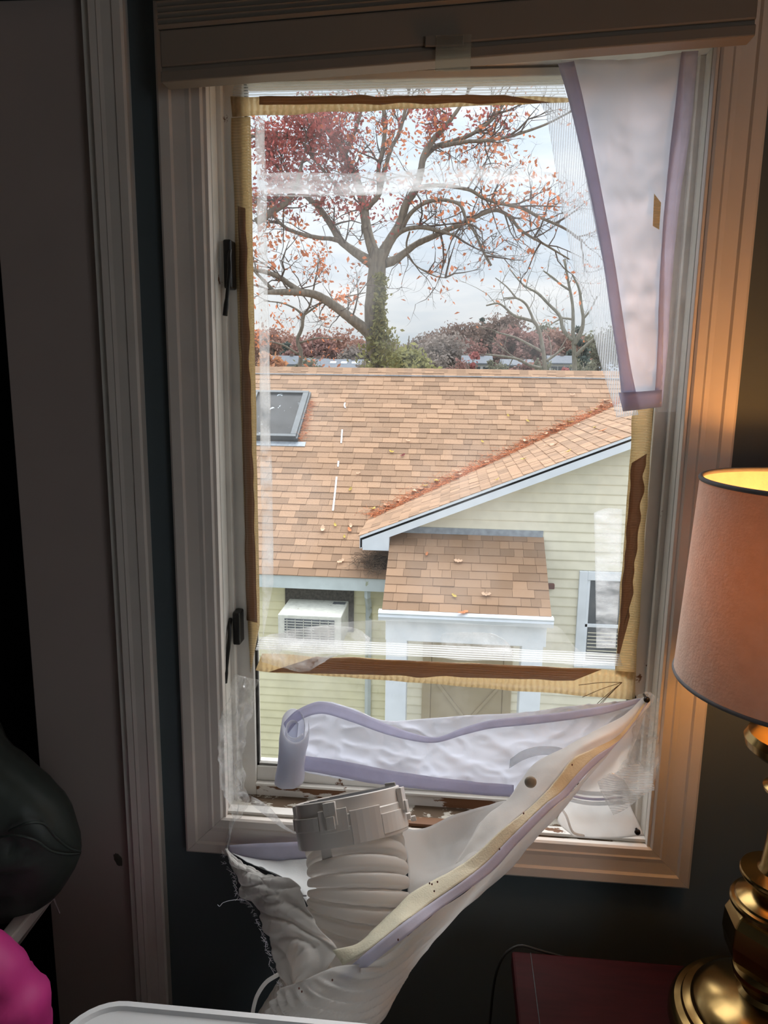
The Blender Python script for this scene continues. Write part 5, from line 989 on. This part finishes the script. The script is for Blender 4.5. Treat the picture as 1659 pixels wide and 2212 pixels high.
# ================================================================== EXHAUST HOSE
hs = empty('exhaust_hose', at(640, 2300, -.36)); tag(hs, 'white corrugated exhaust hose with an ivory window adapter leaning on the sill', 'hose')
ax = Vector((-.27, .53, 1.0)).normalized()
hb = at(764, 1806, -.175); P = crom([at(560, 2400, -.285), at(640, 2270, -.285), at(715, 2150, -.278), at(758, 2050, -.265), at(774, 1960, -.242), at(773, 1880, -.212), hb, hb+ax*.02], 260)
R0_, pitch_ = .0765, .0165
L = [0]
for i in range(1, len(P)): L.append(L[-1]+(P[i]-P[i-1]).length)
def rib(s):
    t = (s/pitch_) % 1.0; e = abs(2*t-1); return R0_-.006*e**3-(.012*(e-.72)/.28 if e > .72 else 0)
N_ = int(L[-1]/pitch_*14); PP = crom(P, N_); s_ = 0; seg = 56; vs = []; u = None
for i, p in enumerate(PP):
    t = (PP[min(i+1, N_-1)]-PP[max(i-1, 0)]).normalized()
    if u is None: u = t.cross(Vector((0, 1, 0))).normalized()
    u = (u-t*u.dot(t)).normalized(); w_ = t.cross(u)
    if i: s_ += (p-PP[i-1]).length
    for k in range(seg):
        a = 2*math.pi*k/seg; r = rib(s_+pitch_*k/seg); vs.append(p+(u*math.cos(a)+w_*math.sin(a))*r)
hm_ = MB().add(vs, [(i*seg+k, i*seg+(k+1) % seg, (i+1)*seg+(k+1) % seg, (i+1)*seg+k) for i in range(N_-1) for k in range(seg)])
hm_.build('hose_tube', M['plastic'], hs, smooth=True)
# adapter: axis ax, turned ring with steps, clips and a grille
q = Vector((0, 0, 1)).rotation_difference(ax); AM = Matrix.Translation(hb-ax*.004) @ q.to_matrix().to_4x4() @ Matrix.Diagonal((1, 1, .74, 1))
ad = MB().lathe([(.078, 0), (.0855, 0), (.0862, .003), (.0862, .034), (.0845, .036), (.0845, .056), (.0828, .058), (.0822, .086), (.0812, .0875), (.0785, .0875), (.0775, .085), (.0770, .02), (.078, 0)], 72, AM).build('adapter', M['fitting'], hs, smooth=True, auto=35)
def adb(a0, a1, r0, r1, z0, z1, nm='adapter_step', m='fitting'):
    mb = MB(); n = max(3, int((a1-a0)/6)+1); vs = []
    for k in range(n):
        a = math.radians(a0+(a1-a0)*k/(n-1))
        for r, z in ((r0, z0), (r1, z0), (r1, z1), (r0, z1)): vs.append(AM @ Vector((r*math.cos(a), r*math.sin(a), z)))
    fs = [(k*4+j, k*4+(j+1) % 4, (k+1)*4+(j+1) % 4, (k+1)*4+j) for k in range(n-1) for j in range(4)]+[(0, 1, 2, 3), ((n-1)*4+3, (n-1)*4+2, (n-1)*4+1, (n-1)*4)]
    return mb.add(vs, fs).build(nm, M[m], ad, recalc=True, bevel=.0008)
ad0 = -90   # direction facing the camera in the adapter's frame
adb(-112, -82, .083, .0875, .028, .070); adb(-80, -48, .083, .0868, .0, .062); adb(-48, 18, .083, .0872, .006, .044); adb(-200, -113, .083, .0868, .034, .060); adb(40, 120, .083, .087, .004, .04)
for a in (-98, -10, 80, 172):
    adb(a-6, a+6, .083, .0915, .040, .084, 'clip'); adb(a-4, a+4, .0905, .0945, .034, .058, 'clip')
adb(-116, -104, .081, .0835, -.026, .004, 'hook_tab'); adb(-2, 10, .086, .093, .018, .030, 'hook_tab'); adb(6, 14, .092, .1, .012, .022, 'hook_tab'); adb(22, 48, .0785, .0805, .086, .094, 'rim_lip')
for k in range(9):
    o_ = -.064+k*.016; l_ = math.sqrt(max(0, .0768**2-o_*o_)); v0, v1 = AM @ Vector((-l_, o_, .0835)), AM @ Vector((l_, o_, .0835)); MB().tube([v0, v1], .0016, 6).build('grille_bar', M['black'], ad)
for k in range(9):
    o_ = -.064+k*.016; l_ = math.sqrt(max(0, .0768**2-o_*o_)); v0, v1 = AM @ Vector((o_, -l_, .080)), AM @ Vector((o_, l_, .080)); MB().tube([v0, v1], .0016, 6).build('grille_bar', M['black'], ad)

# ================================================================== PORTABLE AIR CONDITIONER (bottom edge)
ACZ = .75; c0 = atz(212, 2158, ACZ); ac_back = c0.y+.004; ax0 = atz(163, 2206, ACZ).x-.012; ax1 = ax0+.44; ay1 = ac_back; ay0 = ay1-.36
(lambda *a: None)('ac', ax0, ax1, ay0, ay1)
pac = empty('portable_air_conditioner', ((ax0+ax1)/2, (ay0+ay1)/2, 0)); tag(pac, 'white portable air conditioner with rounded top below the window', 'air conditioner')
def rrect(x0, x1, y0, y1, r, n=8):
    out = []
    for cx, cy, a0 in ((x1-r, y1-r, 0), (x0+r, y1-r, 90), (x0+r, y0+r, 180), (x1-r, y0+r, 270)):
        for k in range(n+1):
            a = math.radians(a0+90*k/n); out.append((cx+r*math.cos(a), cy+r*math.sin(a)))
    return out
def rings(secs):
    mb = MB(); n = len(secs[0][0]); vs = []
    for poly, z in secs: vs += [(x, y, z) for x, y in poly]
    m = len(secs); fs = [(i*n+k, i*n+(k+1) % n, (i+1)*n+(k+1) % n, (i+1)*n+k) for i in range(m-1) for k in range(n)]+[tuple(range(n-1, -1, -1)), tuple(range((m-1)*n, m*n))]
    return mb.add(vs, fs)
rr_ = lambda d, r: rrect(ax0+d, ax1-d, ay0+d, ay1-d, r)
rings([(rr_(.004, .06), .03), (rr_(0, .06), .06), (rr_(0, .06), ACZ-.05), (rr_(.003, .058), ACZ-.044)]).build('body', M['appliance'], pac, smooth=True, auto=40)
rings([(rr_(.003, .058), ACZ-.043), (rr_(-.001, .062), ACZ-.038), (rr_(-.001, .062), ACZ-.006), (rr_(.003, .058), ACZ), (rr_(.010, .052), ACZ), (rr_(.013, .05), ACZ-.004), (rr_(.02, .045), ACZ-.005)]).build('top_cover', M['appliance'], pac, smooth=True, auto=30)
for x in (ax0+.06, ax1-.06):
    for y in (ay0+.06, ay1-.06): MB().lathe([(0, .03), (.02, .03), (.022, .015), (.015, .001), (0, .001)], 16, Matrix.Translation((x, y, 0))).build('caster', M['black'], pac, smooth=True)
for k in range(8): MB().box(ax0+.07, ax1-.07, ay0-.004, ay0+.004, .12+k*.03, .132+k*.03).build('intake_slat', M['appliance'], pac)

# ================================================================== NIGHTSTAND, LAMP, CORD
ld = .92; ltop = EYE+ray(1790, 1040)*ld; LX, LY = ltop.x, ltop.y
def zpx(py):    # height on the lamp axis seen at image row py
    d = ray(1790-.127*(py-1040), py); return EYE.z+d.z*(LY-EYE.y)/d.y
def rpx(rp, py):
    d = ray(1790-.127*(py-1040), py); return rp*((LY-EYE.y)/d.y)/FPX
NZ = zpx(2230); _q = atz(1105, 2053, NZ); nx0, NYB = _q.x, _q.y
ns = empty('nightstand', (nx0+.3, NYB-.2, 0)); tag(ns, 'dark red mahogany nightstand under the table lamp', 'nightstand')
MB().box(nx0, nx0+.62, NYB-.42, NYB, NZ-.028, NZ).build('top', M['mahog'], ns, bevel=.004)
MB().box(nx0+.03, nx0+.0312, NYB-.418, NYB-.002, NZ, NZ+.0006).build('inlay_line', M['cord'], ns)
MB().box(nx0+.025, nx0+.595, NYB-.4, NYB-.015, .1, NZ-.028).build('body', M['mahog'], ns, bevel=.004)
for k in range(2):
    d = MB().box(nx0+.045, nx0+.575, NYB-.418, NYB-.4, .12+k*.2, .3+k*.2 if k == 0 else NZ-.045).build('drawer', M['mahog'], ns, bevel=.003)
    MB().lathe([(0, .02), (.012, .018), (.014, .01), (.006, .006), (.006, 0)], 16, Matrix.Translation((nx0+.31, NYB-.418, .21+k*.18)) @ Matrix.Rotation(math.radians(90), 4, 'X')).build('knob', M['brass'], d, smooth=True)
for x in (nx0+.04, nx0+.56):
    for y in (NYB-.39, NYB-.05): MB().box(x, x+.03, y, y+.03, 0, .1).build('foot', M['mahog'], ns)
lamp = empty('table_lamp', (LX, LY, NZ)); tag(lamp, 'brass table lamp with a pale linen drum shade standing on the nightstand', 'lamp')
z_st = zpx(1046); rt_ = .1476; rb_ = .159; zsb = zpx(1478)
sp = MB().lathe([(rt_, z_st), (rb_, zsb)], 96, Matrix.Translation((LX, LY, 0)))
sp.build('lamp_shade', M['linen'], lamp, smooth=True)
for r, z in ((rt_-.001, z_st), (rb_-.001, zsb)):
    MB().lathe([(r+.0032*math.cos(a*math.pi/4), z+.0032*math.sin(a*math.pi/4)) for a in range(8)], 96, Matrix.Translation((LX, LY, 0)), closed=True).build('shade_piping', M['piping'], lamp, smooth=True)
zsp = z_st-.022
for k in range(3):
    a = math.radians(158+120*k); o_ = Vector((LX+math.cos(a)*rt_*.985, LY+math.sin(a)*rt_*.985, z_st-.004)); i_ = Vector((LX, LY, zsp))
    MB().tube(crom([o_, o_.lerp(i_, .08)+Vector((0, 0, -.012)), o_.lerp(i_, .2)+Vector((0, 0, -.012)), i_], 14), .0016, 6).build('spider_arm', M['cord'], lamp, smooth=True)
# harp, bulb and turned brass column
zs = zsb-.03
for s in (-1, 1): MB().tube(crom([(LX, LY, zsp), (LX+s*.04, LY, zsp-.03), (LX+s*.052, LY, (zsp+zs)/2), (LX+s*.02, LY, zs)], 20), .002, 6).build('harp', M['brass'], lamp, smooth=True)
prof = [(0, 1500), (14, 1500), (16, 1560), (40, 1568), (74, 1578), (94, 1590), (102, 1604), (98, 1620), (80, 1634), (46, 1644), (30, 1652), (28, 1690), (46, 1698), (53, 1704), (52, 1710), (32, 1718), (33, 1813), (38, 1868), (44, 1880), (62, 1884), (76, 1886), (78, 1889), (78, 1894), (75, 1898), (60, 1901), (57, 1908), (48, 1912), (46, 1924), (62, 1930), (80, 1942), (82, 1946), (88, 1948), (91, 1952), (91, 1958), (87, 1962), (80, 1964)]
prof2 = [(78, 1964), (88, 1972), (97, 1990), (98, 2030), (90, 2060), (76, 2080), (60, 2086)]
prof3 = [(58, 2085), (62, 2090), (68, 2096), (69, 2104), (67, 2110), (58, 2114), (50, 2124), (48, 2134), (56, 2142), (84, 2150), (118, 2162), (138, 2174), (143, 2180), (144, 2186), (150, 2188), (160, 2190), (163, 2196), (176, 2200), (184, 2208), (187, 2216), (187, 2226)]
LT = Matrix.Translation((LX, LY, 0))
MB().lathe([(rpx(r, y) if r else 0.0, zpx(y)) for r, y in prof], 56, LT).build('column', M['brass'], lamp, smooth=True, auto=28)
MB().lathe([(rpx(r, y), zpx(y)) for r, y in prof2], 8, LT @ Matrix.Rotation(math.radians(20), 4, 'Z')).build('faceted_body', M['brass'], lamp, bevel=.002)
MB().lathe([(rpx(r, y), zpx(y)) for r, y in prof3]+[(rpx(187, 2226), NZ+.0005), (0, NZ+.0005)], 64, LT).build('foot', M['brass'], lamp, smooth=True, auto=28)
M['bulb'] = bpy.data.materials.new('lit_bulb'); N, Lk = nodes(M['bulb']); e_ = N.new('ShaderNodeEmission'); e_.inputs[0].default_value = (1, .62, .25, 1); e_.inputs[1].default_value = 12; oo = N.new('ShaderNodeOutputMaterial'); Lk.new(e_.outputs[0], oo.inputs[0])
zb2 = (z_st+zsb)/2-.03
MB().lathe([(0, .05), (.018, .045), (.03, .02), (.028, -.005), (.014, -.035), (.013, -.06), (0, -.06)], 20, Matrix.Translation((LX, LY, zb2))).build('bulb', M['bulb'], lamp, smooth=True)
pl = bpy.data.lights.new('lamp_glow', 'POINT'); pl.energy = 3.4; pl.color = (1.0, .40, .085); pl.shadow_soft_size = .035
plo = bpy.data.objects.new('lamp_glow', pl); COL.objects.link(plo); plo.location = (LX, LY-.001, zb2+.06); plo.parent = lamp; plo.matrix_parent_inverse = lamp.matrix_world.inverted()
crd = MB().tube(crom([Vector((nx0+.2, NYB+.012, NZ-.12)), Vector((nx0+.12, NYB+.012, NZ-.03)), at(1152, 2049, NYB+.008), at(1120, 2043, NYB+.006), at(1090, 2062, NYB), at(1070, 2110, NYB), at(1058, 2212, NYB+.01), at(1050, 2300, NYB+.02), Vector((nx0-.06, NYB+.04, .05))], 90), .0022, 8)
tag(crd.build('lamp_cord', M['cord'], None, smooth=True), 'thin black lamp cord looping off the back of the nightstand', 'cord')

# ================================================================== COATS BY THE CLOSET
def puffy(name, label, cat, outline, Yc, depth, mk, seams, seed):
    """one continuous padded body: outline pixels around a centre, domed towards the viewer, pinched along seams"""
    root = empty(name, at(*outline['base'], Yc)); tag(root, label, cat)
    c = outline['c']; ring = outline['pts']; n = 64
    R3 = crom([Vector((x, y, 0)) for x, y in ring+[ring[0]]], n+1)[:n]
    m = 22; vs = []
    for side in (-1, 1):
        for i in range(m+1):
            t = i/m
            for k in range(n):
                e = R3[k]; x = c[0]+(e.x-c[0])*t; y = c[1]+(e.y-c[1])*t
                h = depth*math.sqrt(max(0, 1-t**2.6))
                pin = 1
                for sm in seams: pin = min(pin, .80+.20*min(1, abs(sm(x, y))/16.0))
                h *= pin; q = noise.noise(Vector((x*.02+seed, y*.03, side*3)))
                h *= 1+.12*q+.05*noise.noise(Vector((x*.07, y*.05+seed, 1)))
                vs.append(at(x, y, Yc)+(Vector((0, 0, 0)) if 0 else Vector((0, side*h, 0))))
    off = (m+1)*n; fs = []
    for s in (0, 1):
        for i in range(m):
            for k in range(n):
                f = (s*off+i*n+k, s*off+i*n+(k+1) % n, s*off+(i+1)*n+(k+1) % n, s*off+(i+1)*n+k); fs.append(f if s else f[::-1])
    o = MB().add(vs, fs).build('shell', M[mk], root, smooth=True)
    b = bmesh.new(); b.from_mesh(o.data); bmesh.ops.remove_doubles(b, verts=b.verts, dist=.0004); bmesh.ops.recalc_face_normals(b, faces=b.faces); b.to_mesh(o.data); b.free()
    return root
jk = puffy('quilted_jacket', 'dark grey green quilted jacket hanging against the closet door', 'jacket', {'base': (60, 1975), 'c': (-60, 1800), 'pts': [(95, 1692), (140, 1745), (160, 1800), (174, 1842), (160, 1880), (135, 1918), (118, 1942), (60, 1972), (-60, 1985), (-260, 1975), (-330, 1840), (-320, 1600), (-260, 1380), (-180, 1300), (-110, 1350), (-60, 1480), (-10, 1600), (40, 1645)]}, -.10, .085, 'jacket',
           [lambda x, y: (y-1846)-.0*(x)+((175-x)**2)*.0012*(1 if x < 175 else 0)*.6, lambda x, y: (y-1838)+(170-x)*.62 if x > 60 else 99, lambda x, y: (y-1925)+(x-130)*.35*-1], 3)
for pts in ([(174, 1843), (145, 1845), (110, 1838), (75, 1815), (35, 1805), (0, 1808)], [(174, 1840), (150, 1832), (120, 1808), (95, 1780), (60, 1778), (20, 1795)]):
    MB().tube(crom([at(x, y, -.18+max(0, (x-60))*.0006) for x, y in pts], 40), .0024, 6).build('seam_piping', M['jacket'], jk, smooth=True)
MB().tube([at(116, 1941, -.125), at(123, 1958, -.127), at(129, 1972, -.127)], [.0016, .0013, .002], 6).build('zipper_pull', M['steel'], jk)
puffy('pink_jacket', 'bright magenta down jacket in the lower left corner', 'jacket', {'base': (20, 2300), 'c': (-40, 2200), 'pts': [(0, 2050), (35, 2085), (58, 2125), (92, 2160), (100, 2200), (96, 2280), (20, 2360), (-150, 2370), (-230, 2200), (-150, 2050), (-50, 2020)]}, -.30, .07, 'pink',
      [lambda x, y: (y-2130)-.15*(x-50), lambda x, y: (y-2205)-.2*(x-50)], 8)
pb0, pb1 = at(-30, 2115, -.06), at(110, 1925, -.06)
d_ = (pb1-pb0).normalized(); foot_ = pb0-d_*(pb0.z-.001)/d_.z; fold = empty('folding_rack', foot_)
tag(fold, 'pale folding wooden rack whose slanting leg shows behind the quilted jacket', 'rack')
def slat(a, b, y):
    d = (b-a).normalized(); w = Vector((d.z, 0, -d.x))*.0125
    MB().prism([a-w, b-w, b+w, a+w], (0, .018, 0)).build('leg', M['white'], fold, bevel=.002, recalc=True)
slat(foot_+d_*.013, pb1, 0)
mx_ = (foot_.x+pb1.x)/2-.30*0; yo = Vector((0, .02, 0))
slat(Vector((pb1.x, foot_.y, .014))+yo, Vector((foot_.x, foot_.y, pb1.z))+yo, 0)
for p_ in (pb1, Vector((foot_.x, foot_.y, pb1.z))): MB().box(p_.x-.02, p_.x+.005, -.40, -.02, p_.z-.012, p_.z+.012).build('rail', M['white'], fold, bevel=.003)
